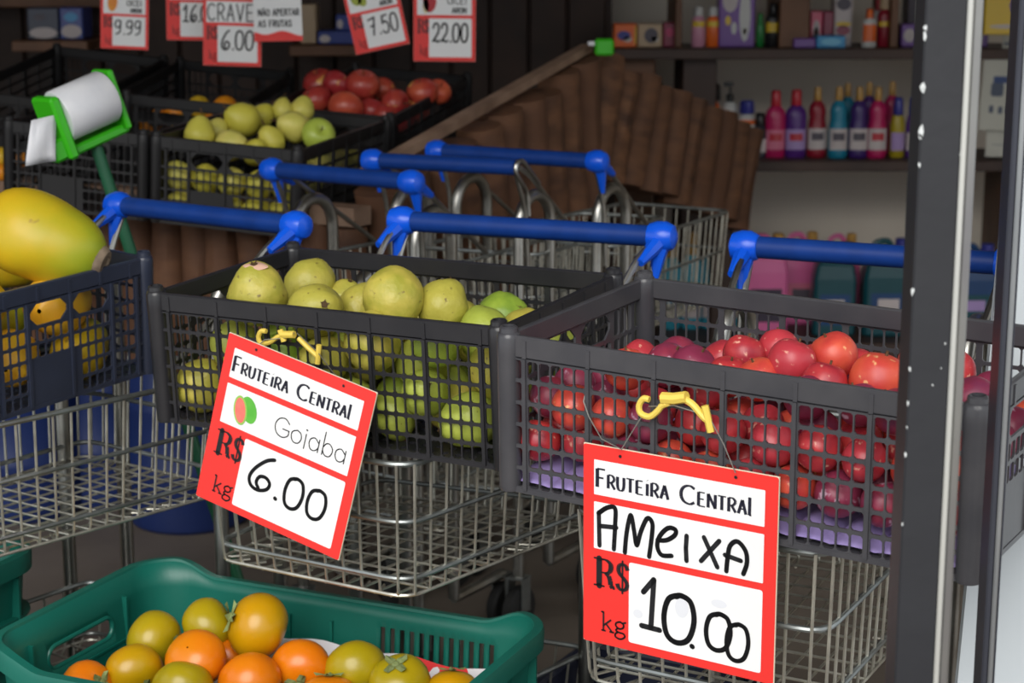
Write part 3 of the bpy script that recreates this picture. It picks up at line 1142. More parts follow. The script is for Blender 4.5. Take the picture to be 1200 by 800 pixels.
# ================================================================ lettering strokes
GL = {
    # marker / simple stroke glyphs in a unit box (x right, y down); ';' lists are separate strokes, 'c' = smooth curve
    '0': [('c', [(.50, .02), (.16, .14), (.02, .50), (.12, .86), (.44, .98), (.80, .86), (.97, .48), (.86, .12), (.56, .02), (.40, .06)])],
    '1': [('l', [(.12, .30), (.62, .02), (.62, .02)]), ('l', [(.62, .02), (.50, .96)]), ('l', [(.05, .96), (.92, .97)])],
    '2': [('c', [(.08, .25), (.3, .04), (.7, .03), (.92, .22), (.8, .5), (.4, .75), (.05, .95)]), ('c', [(.05, .95), (.35, .88), (.7, .97), (.98, .9)])],
    '5': [('l', [(.88, .04), (.25, .06), (.16, .46)]), ('c', [(.16, .46), (.5, .36), (.85, .48), (.93, .72), (.7, .95), (.3, .97), (.05, .85)])],
    '6': [('c', [(.95, .02), (.60, .14), (.18, .46), (.02, .74), (.16, .94), (.50, .99), (.86, .88), (.95, .70), (.74, .58), (.46, .62), (.36, .80), (.5, .93)])],
    '7': [('l', [(.05, .14), (.90, .04), (.45, .98)]), ('l', [(.25, .5), (.78, .46)])],
    '9': [('c', [(.85, .10), (.45, .02), (.10, .2), (.15, .46), (.5, .52), (.82, .36), (.88, .06)]), ('c', [(.88, .06), (.85, .5), (.7, .85), (.2, .97)])],
    '.': [('l', [(.42, .95), (.56, .97)])],
    'A': [('l', [(.05, 1), (.5, 0), (.95, 1)]), ('l', [(.22, .64), (.78, .64)])],
    'hA': [('l', [(.06, .98), (.02, .18)]), ('c', [(.0, .20), (.45, .02), (.85, .0), (.86, .4), (.80, 1.0)]), ('l', [(.10, .50), (.92, .46)])],
    'hA2': [('c', [(.08, .98), (.12, .6), (.22, .2), (.55, .02), (.92, .25), (1.0, .6), (.85, .96)]), ('l', [(.0, .5), (.72, .58)])],
    'hM': [('c', [(.02, 1), (.08, .5), (.22, .04), (.34, .40), (.44, .76), (.58, .40), (.80, .04), (.98, .14), (.96, .5), (.88, .98)])],
    'he': [('c', [(.05, .50), (.5, .44), (.9, .22), (.92, .04), (.55, .04), (.15, .36), (.04, .7), (.25, .96), (.75, .92)])],
    'hi': [('l', [(.5, .04), (.44, .5), (.52, .98)])],
    'hx': [('l', [(.18, .04), (.88, .98)]), ('l', [(.95, .06), (.05, .88)])],
    'C': [('c', [(.95, .14), (.62, .01), (.2, .14), (.03, .5), (.2, .86), (.62, .99), (.95, .86)])],
    'E': [('l', [(.85, 0), (.12, 0), (.12, 1), (.9, 1)]), ('l', [(.12, .48), (.75, .48)])],
    'F': [('l', [(.9, 0), (.12, 0), (.12, 1)]), ('l', [(.12, .48), (.75, .48)])],
    'I': [('l', [(.5, 0), (.5, 1)])],
    'i': [('l', [(.5, .12), (.5, 1)]), ('l', [(.47, -.14), (.53, -.12)])],
    'l': [('l', [(.35, -.28), (.35, 1), (.85, .98)])],
    'N': [('l', [(.08, 1), (.08, 0), (.92, 1), (.92, 0)])],
    'O': [('c', [(.5, 0), (.12, .16), (.02, .5), (.12, .84), (.5, 1), (.88, .84), (.98, .5), (.88, .16), (.5, 0)])],
    'P': [('l', [(.12, 1), (.12, 0)]), ('c', [(.12, 0), (.6, 0), (.92, .25), (.6, .52), (.12, .52)])],
    'R': [('l', [(.12, 1), (.12, 0)]), ('c', [(.12, 0), (.6, 0), (.9, .25), (.6, .5), (.12, .52)]), ('l', [(.45, .52), (.95, 1)])],
    'S': [('c', [(.9, .15), (.5, 0), (.1, .2), (.4, .47), (.8, .6), (.9, .82), (.5, 1), (.05, .86)])],
    'T': [('l', [(.02, 0), (.98, 0)]), ('l', [(.5, 0), (.5, 1)])],
    'U': [('c', [(.1, 0), (.1, .6), (.22, .92), (.5, 1), (.78, .92), (.9, .6), (.9, 0)])],
    'V': [('l', [(.05, 0), (.5, 1), (.95, 0)])],
    '~': [('c', [(.2, -.12), (.4, -.22), (.6, -.12), (.8, -.22)])],
    'G': [('c', [(.92, .2), (.6, .0), (.2, .12), (.02, .5), (.2, .88), (.6, 1.0), (.95, .82), (.96, .56)]), ('l', [(.98, .56), (.55, .56)])],
    'o': [('c', [(.5, 0), (.1, .2), (.02, .55), (.2, .9), (.5, 1), (.82, .88), (.98, .5), (.85, .15), (.5, 0)])],
    'a': [('c', [(.9, .3), (.5, .02), (.12, .2), (.04, .55), (.2, .9), (.5, 1), (.8, .85), (.94, .6)]), ('l', [(.94, .02), (.94, 1)])],
    'b': [('l', [(.06, -.75), (.06, 1)]), ('c', [(.08, .4), (.3, .08), (.6, .02), (.9, .25), (.96, .55), (.8, .9), (.5, 1), (.2, .88), (.07, .6)])],
    'k': [('l', [(.15, -.5), (.15, 1)]), ('l', [(.15, .6), (.8, .05)]), ('l', [(.38, .42), (.95, 1)]), ('l', [(.02, 1), (.3, 1)]), ('l', [(.0, -.5), (.15, -.5)]), ('l', [(.75, 1), (1.05, 1)])],
    'g': [('c', [(.48, 0), (.15, .15), (.12, .4), (.45, .58), (.78, .42), (.78, .15), (.48, 0)]), ('l', [(.72, .08), (.98, -.02)]),
          ('c', [(.3, .55), (.12, .75), (.4, .88), (.8, .92), (.92, 1.15), (.55, 1.4), (.1, 1.3), (.08, 1.05), (.3, .88)])],
}


def smooth_pts(P, k=5):
    P = [Vector((a, b, 0)) for a, b in P]
    if len(P) < 3:
        return P
    out = []
    for i in range(len(P) - 1):
        p0 = P[max(i - 1, 0)]; p1 = P[i]; p2 = P[i + 1]; p3 = P[min(i + 2, len(P) - 1)]
        for j in range(k):
            t = j / k
            out.append(.5 * ((2 * p1) + (p2 - p0) * t + (2 * p0 - 5 * p1 + 4 * p2 - p3) * t * t + (3 * p1 - p0 - 3 * p2 + p3) * t ** 3))
    out.append(P[-1])
    return out


class Pen:
    """flat strokes on a sign face; u, v in sign units (0..1, v down)"""

    def __init__(s, W, H, y):
        s.mb = MB(); s.W = W; s.H = H; s.y = y

    def pt(s, u, v):
        return Vector(((u - .5) * s.W, s.y, (.5 - v) * s.H))

    def stroke(s, P, w, contrast=0.0):
        """P: sign units; w: width in m; contrast: thin horizontals"""
        pts = [s.pt(u, v) for u, v in P]
        for a, b in zip(pts[:-1], pts[1:]):
            d = b - a
            if d.length < 1e-7:
                continue
            d.normalize()
            ww = w * (1 - contrast * (1 - abs(d.z)) ** .8) / 2
            n = Vector((-d.z, 0, d.x)) * ww
            s.mb.add([a - n, b - n, b + n, a + n], [(0, 1, 2, 3)])
        if contrast == 0:
            for p in pts:
                s.mb.add([p + Vector((math.cos(k * math.pi / 4), 0, math.sin(k * math.pi / 4))) * w / 2 for k in range(8)], [tuple(range(8))])

    def glyph(s, ch, u0, v0, u1, v1, w, contrast=0.0, slant=0.0):
        for kind, P in GL[ch]:
            Q = [(q.x, q.y) for q in smooth_pts(P)] if kind == 'c' else P
            s.stroke([(u0 + (u1 - u0) * x + slant * (1 - y) * (v1 - v0), v0 + (v1 - v0) * y) for x, y in Q], w, contrast)

    def text(s, txt, u0, v0, v1, cw, gap, w, contrast=0.0, **k):
        u = u0
        for ch in txt:
            if ch == ' ':
                u += cw * .6
                continue
            f = .45 if ch in 'iIl.' else 1
            s.glyph(ch, u, v0, u + cw * f, v1, w, contrast, **k)
            u += cw * f + gap
        return u

    def poly(s, pts):
        s.mb.add([s.pt(u, v) for u, v in pts], [tuple(range(len(pts)))])

    def rect(s, u0, v0, u1, v1, r=0.012):
        P = []
        for cx, cy, a0 in ((u1 - r, v0 + r, -90), (u1 - r, v1 - r, 0), (u0 + r, v1 - r, 90), (u0 + r, v0 + r, 180)):
            for k in range(4):
                a = math.radians(a0 + 30 * k)
                P.append((cx + r * math.cos(a), cy + r * math.sin(a)))
        s.poly(P)

    def disc(s, u, v, ru, rv, n=18, rot=0.0):
        P = []
        for k in range(n):
            a = 2 * math.pi * k / n
            x, y = ru * math.cos(a), rv * math.sin(a)
            P.append((u + x * math.cos(rot) - y * math.sin(rot), v + x * math.sin(rot) + y * math.cos(rot)))
        s.poly(P)

    def build(s, name, m, root):
        return s.mb.build(name, m, root, world=False)


def sign_board(label, M, W, H, price, fill, group=None, detail=True, header=True):
    root = thing('price_sign', label, 'sign', rot=M, group=group)
    T = .003
    MB().rbox((0, T / 2, 0), (W, T, H), .0012).build('board_edge', M_edge, root, world=False)
    p = Pen(W, H, -.0003); p.rect(.002, .002, .998, .998, .012); p.build('red_face', M_red, root)
    p = Pen(W, H, -.0007); p.rect(.06, .072, .935, .245, .004); p.build('header_panel', M_white, root)
    p = Pen(W, H, -.0007); p.rect(.06, .28, .935, .515, .004); p.build('name_panel', M_white, root)
    p = Pen(W, H, -.0007); p.rect(.25, .55, .935, .955, .012); p.build('price_panel', M_white, root)
    if header:
        p = Pen(W, H, -.0011)
        w = .0078 * W / .235 * .5
        p.glyph('F', .072, .115, .125, .205, w * 1.15, .55)
        u = p.text('RUTEiRA', .132, .137, .203, .042, .0085, w * .95, .6)
        p.glyph('C', .515, .115, .590, .205, w * 1.1, .55)
        p.text('ENTRAl', .602, .137, .203, .042, .0085, w * .95, .6)
        p.build('header_lettering', M_print, root)
    # R$ in fat face
    p = Pen(W, H, -.0011)
    k = W / .235
    p.stroke([(.090, .562), (.090, .700)], .0072 * k)
    p.stroke([(.064, .563), (.115, .563)], .0020 * k); p.stroke([(.064, .699), (.116, .699)], .0020 * k)
    p.stroke([(q.x, q.y) for q in smooth_pts([(.10, .563), (.128, .564), (.150, .578), (.154, .598), (.146, .620), (.128, .629), (.10, .630)])], .0064 * k, .72)
    p.stroke([(.124, .630), (.142, .642), (.150, .664), (.152, .686), (.162, .699), (.174, .695)], .0062 * k, .5)
    p.stroke([(q.x, q.y) for q in smooth_pts([(.243, .594), (.236, .576), (.217, .567), (.199, .577), (.194, .600), (.204, .622), (.226, .640), (.241, .664), (.236, .688), (.216, .699), (.196, .690), (.188, .670)])], .0054 * k, .5)
    p.stroke([(.216, .552), (.216, .714)], .0022 * k)
    p.build('currency_lettering', M_ink, root)
    p = Pen(W, H, -.0011)
    p.glyph('k', .105, .862, .165, .925, .0021 * k)
    p.glyph('g', .175, .862, .235, .925, .0021 * k)
    p.build('kg_lettering', M_ink, root)
    p = Pen(W, H, -.0012)
    for ch, u0, v0, u1, v1, w in price:
        p.glyph(ch, u0, v0, u1, v1, w * k)
    p.build('price_lettering', M_ink, root)
    fill(root, W, H, k)
    return root


def fill_ameixa(root, W, H, k):
    p = Pen(W, H, -.0012)
    for ch, u0, v0, u1, v1 in (('hA', .085, .295, .19, .50), ('hM', .225, .305, .375, .505), ('he', .395, .335, .50, .485), ('hi', .525, .355, .575, .485),
                               ('hx', .62, .345, .72, .485), ('hA2', .745, .335, .855, .495)):
        p.glyph(ch, u0, v0, u1, v1, .0054 * k)
    p.build('name_lettering', M_ink, root)
    sm = mat('marker_smudge', rgb(228, 230, 236), .5)
    for u, v, a, b in ((.30, .80, .025, .022), (.53, .72, .035, .05), (.72, .66, .04, .02)):
        p = Pen(W, H, -.0009)
        p.disc(u, v, a, b)
        p.build('smudge', sm, root)


def fill_goiaba(root, W, H, k):
    p = Pen(W, H, -.0012)
    p.disc(.235, .385, .052, .078, 20, -.45); p.build('printed_guava', mat('print_green', rgb(84, 176, 58), .5, col2=rgb(120, 200, 80), nscale=40), root)
    p = Pen(W, H, -.0014)
    p.disc(.18, .405, .046, .085, 20, -.25); p.build('printed_guava_rind', mat('print_lime', rgb(150, 200, 90), .5), root)
    p = Pen(W, H, -.0016)
    p.disc(.18, .405, .036, .073, 20, -.25); p.build('printed_guava_flesh', mat('print_pink', rgb(240, 110, 100), .5, col2=rgb(246, 150, 130), nscale=60), root)
    p = Pen(W, H, -.0012)
    w = .0015
    p.glyph('G', .42, .345, .52, .455, w)
    p.glyph('o', .535, .38, .605, .455, w)
    p.glyph('I', .615, .38, .645, .465, w); p.glyph('.', .615, .28, .645, .36, w * 1.4)
    p.glyph('a', .655, .38, .725, .455, w)
    p.glyph('b', .745, .38, .815, .455, w)
    p.glyph('a', .83, .38, .90, .455, w)
    p.build('name_lettering', M_ink, root)


SW = .237


def sign_pose(x, y, z, yaw, tilt, roll):
    return Matrix.Translation((x, y, z)) @ (Matrix.Rotation(yaw, 3, 'Z') @ Matrix.Rotation(tilt, 3, 'X') @ Matrix.Rotation(roll, 3, 'Y')).to_4x4()


S1 = sign_pose(.1605 * 1.1286, 1.7005 * 1.1286, CAMZ - .5831 * 1.1286, -.5583, .0424, .0157)
S0 = sign_pose(-.2664 * 1.1286, 2.0667 * 1.1286, CAMZ - .5664 * 1.1286, -.4778, -.0488, .2413)
# keep the plum sign just clear of the crate front
sg_a = sign_board('red and white price sign reading AMEIXA 10.00 hanging on the plum crate', S1, SW, SW,
                  [('1', .315, .605, .425, .865, .0064), ('0', .435, .655, .60, .905, .0066), ('.', .575, .80, .60, .905, .0060), ('0', .655, .705, .785, .895, .0056), ('0', .76, .735, .875, .925, .0052)],
                  fill_ameixa)
sg_g = sign_board('red and white price sign reading Goiaba 6.00 hanging askew on the guava crate', S0, SW, SW,
                  [('6', .325, .595, .475, .81, .0050), ('.', .505, .74, .54, .815, .0056), ('0', .57, .645, .695, .835, .0050), ('0', .725, .655, .85, .835, .0050)],
                  fill_goiaba)


def hanger(root, M, P, hookpx, wires):
    """yellow hook and thin wires holding the sign"""
    mb = MB()
    for pts, r in hookpx:
        mb.tube([ray_plane(px, py, P, -.012) for px, py in pts], r, 8)
    mb.build('hook', M_hook, root, smooth=True)
    for pts in wires:
        mb = MB().tube([ray_plane(px, py, P, yl) for px, py, yl in pts], .0007, 5)
        mb.build('wire', M_wire, root, smooth=True)


for rt, M_ in ((sg_a, S1), (sg_g, S0)):
    for u in (.20, .79):
        p = Pen(SW, SW, -.0013)
        p.disc(u, .035, .008, .008, 12)
        p.build('eyelet', M_ink, rt)


def sp(P):
    return [(q.x, q.y) for q in smooth_pts(P)]


hanger(sg_a, S1, PP, [(sp([(761, 468), (754, 467), (749, 475), (751, 484), (761, 488), (770, 482), (776, 475), (785, 472)]), .0036),
                      ([(776, 462), (781, 474)], .004), ([(776, 466), (790, 467), (805, 465)], .0065), (sp([(800, 466), (812, 474), (824, 488), (829, 492)]), .004), ([(826, 475), (833, 506)], .0042)],
       [[(728, 527, -.016), (737, 512, -.014), (752, 488, -.012)], [(862, 554, -.016), (848, 520, -.014), (833, 492, -.012)],
        [(728, 526, -.016), (705, 514, -.010), (690, 488, -.006), (684, 470, -.004), (687, 457, 0)], [(760, 476, -.014), (790, 475, -.014), (826, 486, -.014)]])
hanger(sg_g, S0, PG, [(sp([(312, 388), (306, 388), (303, 395), (306, 402), (316, 401), (325, 395), (332, 393)]), .0034),
                      ([(328, 386), (333, 400)], .004), ([(330, 392), (345, 392)], .005), (sp([(350, 396), (362, 408), (373, 418)]), .0036), ([(374, 404), (372, 426)], .0038)],
       [[(300, 407, -.022), (310, 398, -.016), (334, 396, -.014), (345, 390, -.014)], [(402, 448, -.022), (390, 436, -.018), (372, 412, -.014), (348, 390, -.014)]])

# ================================================================ green crate with persimmons
GZ = .50
gyaw = -.42
gL, gW, gH = .645, .40, .22
gbl = at(184, 652, z=GZ)          # back-left rim corner
GM = Matrix.Translation((gbl.x, gbl.y, 0)) @ Matrix.Rotation(gyaw, 4, 'Z') @ Matrix.Translation((gL / 2, -gW / 2, GZ - gH))


def perim(L, W, R, n=10, step=.02):
    """rounded rectangle, counter-clockwise from the right side; list of (x, y, nx, ny)"""
    out = []
    for cx, cy, a0 in ((L / 2 - R, W / 2 - R, 0), (-L / 2 + R, W / 2 - R, 90), (-L / 2 + R, -W / 2 + R, 180), (L / 2 - R, -W / 2 + R, 270)):
        for k in range(n + 1):
            a = math.radians(a0 + 90 * k / n)
            out.append((cx + R * math.cos(a), cy + R * math.sin(a), math.cos(a), math.sin(a)))
    res = []
    for i, p in enumerate(out):
        q = out[(i + 1) % len(out)]
        res.append(p)
        d = math.hypot(q[0] - p[0], q[1] - p[1])
        m = int(d / step)
        for k in range(1, m):
            t = k / m
            res.append((p[0] + (q[0] - p[0]) * t, p[1] + (q[1] - p[1]) * t, p[2], p[3]))
    return res


def green_crate(label, M, group):
    root = thing('green_crate', label, 'crate', rot=M, group=group)
    PR_ = perim(gL, gW, .065, 10, .0078)
    n = len(PR_)

    def rimz(x, y):
        t = (abs(x) - (gL / 2 - .105)) / .07
        t = max(0, min(1, t)); t = t * t * (3 - 2 * t)
        return gH - .022 * (1 - t)
    lv = [0, .012, .03, .05, .07, .09, .11, .125, .14, .155, .17, .182, 1.0]
    vs = []
    for x, y, nx, ny in PR_:
        for z in lv:
            zz = rimz(x, y) if z == 1.0 else z
            tp = .018 * (1 - zz / gH)
            vs.append((x - nx * tp, y - ny * tp, zz))
    m = len(lv)
    fs = []
    for i in range(n):
        j = (i + 1) % n
        x, y = (PR_[i][0] + PR_[j][0]) / 2, (PR_[i][1] + PR_[j][1]) / 2
        for k in range(m - 1):
            z0, z1 = lv[k], lv[k + 1]
            short = abs(abs(x) - gL / 2) < .004
            if short and abs(y) < .074 and 0.139 <= z0 < .169:
                continue
            if (not short) and abs(abs(y) - gW / 2) < .004 and i % 2 == 0 and .105 < z0 < .168 and .06 < x < .25:
                continue
            fs.append((i * m + k, j * m + k, j * m + k + 1, i * m + k + 1))
    mb = MB().add(vs, fs)
    w = mb.build('wall', M_greencrate, root, smooth=True, world=False)
    md = w.modifiers.new('thickness', 'SOLIDIFY'); md.thickness = .0045; md.offset = 0
    # lip
    mb = MB()
    prof = [(.0, .004), (.012, .003), (.014, -.004), (.013, -.026), (.009, -.028), (.009, -.006), (-.002, -.004)]
    vs = []
    for x, y, nx, ny in PR_:
        zr = rimz(x, y)
        for o, h in prof:
            vs.append((x + nx * o, y + ny * o, zr + h))
    q = len(prof)
    fs = []
    for i in range(n):
        j = (i + 1) % n
        for k in range(q):
            l = (k + 1) % q
            fs.append((i * q + k, i * q + l, j * q + l, j * q + k))
    mb.add(vs, fs).build('rim_lip', M_greencrate, root, smooth=True, world=False)
    mb = MB()
    mb.rbox((0, 0, .003), (gL - .04, gW - .04, .006), .002).build('base', M_greencrate, root, world=False)
    # outer ribs
    for x, y, nx, ny in PR_[::9]:
        if abs(nx) < .99 and abs(ny) < .99:
            continue
        R = Matrix(((ny, nx, 0), (-nx, ny, 0), (0, 0, 1)))
        zr = rimz(x, y)
        if (abs(nx) > .99 and abs(y) < .09) or (abs(ny) > .99 and .05 < x < .26):
            continue
        MB().box((x - nx * .002, y - ny * .002, (zr - .03) / 2), (.004, .022, zr - .03), R).build('rib', M_greencrate, root, world=False)
    for zz in (.06, .125):
        mb = MB()
        vs = []
        for x, y, nx, ny in PR_:
            for o, h in ((-.012, -.0018), (.007, -.0018), (.007, .0018), (-.012, .0018)):
                vs.append((x + nx * o, y + ny * o, zz + h))
        mb.add(vs, [(i * 4 + k, i * 4 + (k + 1) % 4, ((i + 1) % n) * 4 + (k + 1) % 4, ((i + 1) % n) * 4 + k) for i in range(n) for k in range(4)
                    if not (abs(abs((PR_[i][1])) - gW / 2) < .004)])
        for sx in (-1, 1):
            mc = MB(); mc.v = mb.v; mc.f = [f for f in mb.f if mb.v[f[0]][0] * sx > gL / 2 - .066]; mc.mi = [0] * len(mc.f)
            mc.build('band', M_greencrate, root, smooth=False, world=False)
    # raised ring round the handle hole (short sides)
    for sx in (-1, 1):
        pth = []
        for cy, a0 in ((.058, -90), (-.058, 90)):
            for k in range(9):
                a = math.radians(a0 + 180 * k / 8)
                pth.append(Vector((sx * (gL / 2 - .006), cy + .0165 * math.cos(a), .1545 + .0165 * math.sin(a))))
        MB().tube(pth, .0035, 8, True).build('handle_ring', M_greencrate, root, smooth=True, world=False)
    return root


green_crate('green plastic crate of persimmons in the foreground', GM, None)
green_crate('green plastic crate underneath the persimmon crate', GM @ Matrix.Translation((0, 0, -gH - .002)), None)
GM2 = Matrix.Translation((gbl.x, gbl.y, 0)) @ Matrix.Rotation(gyaw, 4, 'Z') @ Matrix.Translation((-gL / 2 - .195, -gW / 2 - .03, GZ - gH))
green_crate('second green plastic crate with just its corner at the left border', GM2, None)
green_crate('green plastic crate underneath the corner crate at the left border', GM2 @ Matrix.Translation((0, 0, -gH - .002)), None)

# printed sheet lining the crate
gi = Matrix.Translation((0, 0, 0))


def GML(x, y, z):
    return GM @ Vector((x, y, z))


lin_ = thing('paper_liner', 'white printed paper sheet with a red spotted motif lining the persimmon crate', 'paper', rot=GM @ Matrix.Translation((.05, .10, .10)))
mb = MB()
nx, ny = 24, 8
for j in range(ny + 1):
    for i in range(nx + 1):
        x = -.20 + .48 * i / nx
        s = j / ny
        y = .045 + .130 * s
        z = .094 + .045 * s * s + .004 * math.sin(i * .9) * s
        mb.v.append(tuple(GML(x, y, z)))
for j in range(ny):
    for i in range(nx):
        a = j * (nx + 1) + i
        mb.f.append((a, a + 1, a + nx + 2, a + nx + 1)); mb.mi.append(0)
sheet = mb.build('sheet', M_paper, lin_, smooth=True)


def on_sheet(x, s, h):
    return GML(x, .045 + .130 * s, .094 + .045 * s * s + .004 * math.sin((x + .20) / .02 * .9) * s + h)


mb = MB()
cx, cs = .165, .66
ring = [[on_sheet(cx + .062 * q / 4 * math.cos(k * math.pi / 12), min(.995, cs + .48 * q / 4 * math.sin(k * math.pi / 12)), .0009) for k in range(24)] for q in range(1, 5)]
vs = [on_sheet(cx, cs, .0009)] + [p for r in ring for p in r]
fs = [(0, 1 + k, 1 + (k + 1) % 24) for k in range(24)]
for q in range(3):
    for k in range(24):
        fs.append((1 + q * 24 + k, 1 + (q + 1) * 24 + k, 1 + (q + 1) * 24 + (k + 1) % 24, 1 + q * 24 + (k + 1) % 24))
mb.add(vs, fs).build('red_motif', M_paperred, lin_, smooth=True)
mb = MB()
for dx, ds, rr in ((-.03, .05, .008), (.0, .22, .009), (.012, -.05, .006), (.028, .2, .007), (-.012, -.2, .007), (-.038, -.18, .005), (.036, -.05, .006)):
    mb.add([on_sheet(cx + dx + rr * .8 * math.cos(k * .785), min(.998, cs + ds + rr * 9 * math.sin(k * .785)), .0018) for k in range(8)], [tuple(range(8))])
mb.build('white_spots', M_paper, lin_)

# persimmons
KR = .042
KI = proto(f_persim, KR, [M_persim, M_persimo, M_persimy], 3, 22, 14, .05, 1.2, 'persimmon')
mb = MB()
for k in range(4):
    a = math.pi / 2 * k + .3
    d = Vector((math.cos(a), math.sin(a), 0)); w = Vector((-math.sin(a), math.cos(a), 0))
    b = Vector((0, 0, KR * .84))
    P = [b, b + d * .007 - w * .006 + Vector((0, 0, .0008)), b + d * .017 - w * .0045 - Vector((0, 0, .0002)), b + d * .021 + Vector((0, 0, .004)), b + d * .017 + w * .0045 - Vector((0, 0, .0002)), b + d * .007 + w * .006 + Vector((0, 0, .0008)), b + d * .010 + Vector((0, 0, .0022))]
    mb.add(P, [(0, 1, 6), (1, 2, 6), (2, 3, 6), (3, 4, 6), (4, 5, 6), (5, 0, 6)])
mb.lathe([(.005, KR * .82), (.0055, KR * .87), (.003, KR * .9)], 8)
ME_pcal = mb.mesh('persimmon_calyx', M_leaf)
KK = {'n': M_persim, 'o': M_persimo, 'y': M_persimy}
pers = [
    # px, py, r, z, kind, axis, label
    (302, 733, .0415, .475, 'n', (-.75, -.2, .35), 'large golden persimmon at the back of the green crate'),
    (244, 733, .0355, .462, 'y', (.85, .1, .4), 'olive yellow persimmon touching the large golden one'),
    (181, 750, .0370, .445, 'y', (.8, -.35, -.1), 'yellow persimmon at the left end of the heap'),
    (230, 772, .0370, .448, 'o', (.2, .6, -.7), 'orange persimmon in the middle of the heap'),
    (157, 787, .0360, .428, 'n', (.55, -.7, -.4), 'olive gold persimmon at the lower left of the heap'),
    (102, 806, .0330, .420, 'o', (.7, -.4, .4), 'orange persimmon peeking in at the bottom left'),
    (214, 806, .0370, .425, 'y', (0, -.6, -.8), 'olive persimmon at the bottom border below the orange middle one'),
    (293, 798, .0390, .428, 'o', (.3, -.5, -.7), 'orange gold persimmon at the bottom border under the large golden one'),
    (353, 783, .0370, .428, 'o', (.0, -.85, -.25), 'deep orange persimmon with calyx at its lower front'),
    (417, 785, .0385, .428, 'y', (.25, -.75, -.55), 'broad yellow persimmon right of the deep orange one'),
    (468, 800, .0370, .425, 'y', (-.1, -.35, .85), 'olive persimmon with its leafy calyx facing up'),
    (530, 812, .0330, .410, 'n', (0, .3, .9), 'small golden persimmon at the bottom border on the printed sheet'),
    (268, 770, .0340, .418, 'o', (0, .3, .9), 'dark orange persimmon wedged deep between the others'),
    (385, 822, .0370, .405, 'o', (0, .3, .9), 'persimmon under the deep orange and yellow pair'),
    (330, 842, .0370, .400, 'n', (0, .3, .9), 'persimmon just below the picture border'),
]
for i, (px, py, r, z, kd, ax, lab) in enumerate(pers):
    w = at(px, py, z=z)
    M = Matrix.Translation(w) @ qdir(ax, i * .7) @ Matrix.Scale(r / KR * 1.14, 4)
    o = put('persimmon', KI[KK[kd].name][i % 3], M, lab, 'persimmon', 'persimmons in the green crate')
    obj_from('calyx', ME_pcal, o, M)

# navy crate edge in the foreground at the bottom
PN = pose(*at(600, 905, z=.42), -.571 + math.pi / 2 * 0)
nb = thing('navy_box', 'dark navy plastic box edge below the plum sign', 'box', at(655, 800, z=.2))
mb = MB()
A = at(615, 812, z=.34); B = at(692, 755, z=.34)
dB = (B - A); nrm2 = Vector((dB.y, -dB.x, 0)).normalized()
for q in range(1):
    C = B + nrm2 * .30; D = A + nrm2 * .30
A2 = A - dB.normalized() * .25
mb = MB()
th = .008
for p, q in ((A2, B), (B, B + nrm2 * .3), (B + nrm2 * .3, A2 + nrm2 * .3), (A2 + nrm2 * .3, A2)):
    d2 = (q - p); n2 = Vector((d2.y, -d2.x, 0)).normalized() * th
    lo = Vector((0, 0, -.2))
    mb.hexa([p + lo, q + lo, q + n2 + lo, p + n2 + lo, p, q, q + n2, p + n2])
mb.build('box_wall', mat('navy_box_plastic', rgb(34, 38, 58), .5), nb)
mb = MB()
pp = [A2, B, B + nrm2 * .3, A2 + nrm2 * .3]
mb.tube(round_path(pp, .02, True), .009, 8, True).build('box_rim', mat('navy_box_plastic', rgb(34, 38, 58), .5), nb, smooth=True)
mb = MB()
lo = Vector((0, 0, -.2))
mb.hexa([pp[0] + lo, pp[1] + lo, pp[2] + lo, pp[3] + lo] + [p + lo + Vector((0, 0, .006)) for p in pp]).build('box_floor', mat('navy_box_plastic', rgb(34, 38, 58), .5), nb)

# ================================================================ log-clad produce display
ZV = Vector((0, 0, 1))
C0 = at(425, 208, Y=3.9); PK = at(688, 58, Y=5.0); RE = at(882, 152, Y=6.0)
BR_ = at(425, 248, Y=3.86); BL_ = at(0, 211, Y=4.45)
BL2 = BR_ + (BL_ - BR_) * 1.25
disp = thing('produce_display', 'log clad wooden produce stand with a gabled end behind the carts', 'stand', ((BR_ + BL2) / 2 + Vector((.2, .5, 0))) * Vector((1, 1, 0)).length * 0 + Vector((-.4, 4.6, 0)))


def log_mesh(seed, r):
    mb = MB()
    n, m = 10, 8
    vs = []
    for i in range(m + 1):
        for k in range(n):
            a = 2 * math.pi * k / n
            q = r * (1 + .06 * mnoise.noise(Vector((math.cos(a) * 1.3 + seed * 5, math.sin(a) * 1.3, i * .45))))
            bend = .010 * math.sin(i / m * 2.6 + seed)
            vs.append((q * math.cos(a) + bend, q * math.sin(a), i / m))
    fs = [(i * n + k, i * n + (k + 1) % n, (i + 1) * n + (k + 1) % n, (i + 1) * n + k) for i in range(m) for k in range(n)]
    fs += [tuple(range(n - 1, -1, -1)), tuple(m * n + k for k in range(n))]
    return mb.add(vs, fs).mesh('log', M_log, True)


LOGS = [log_mesh(s, .058) for s in range(4)]
LOGF = [log_mesh(s + 7, .043) for s in range(4)]


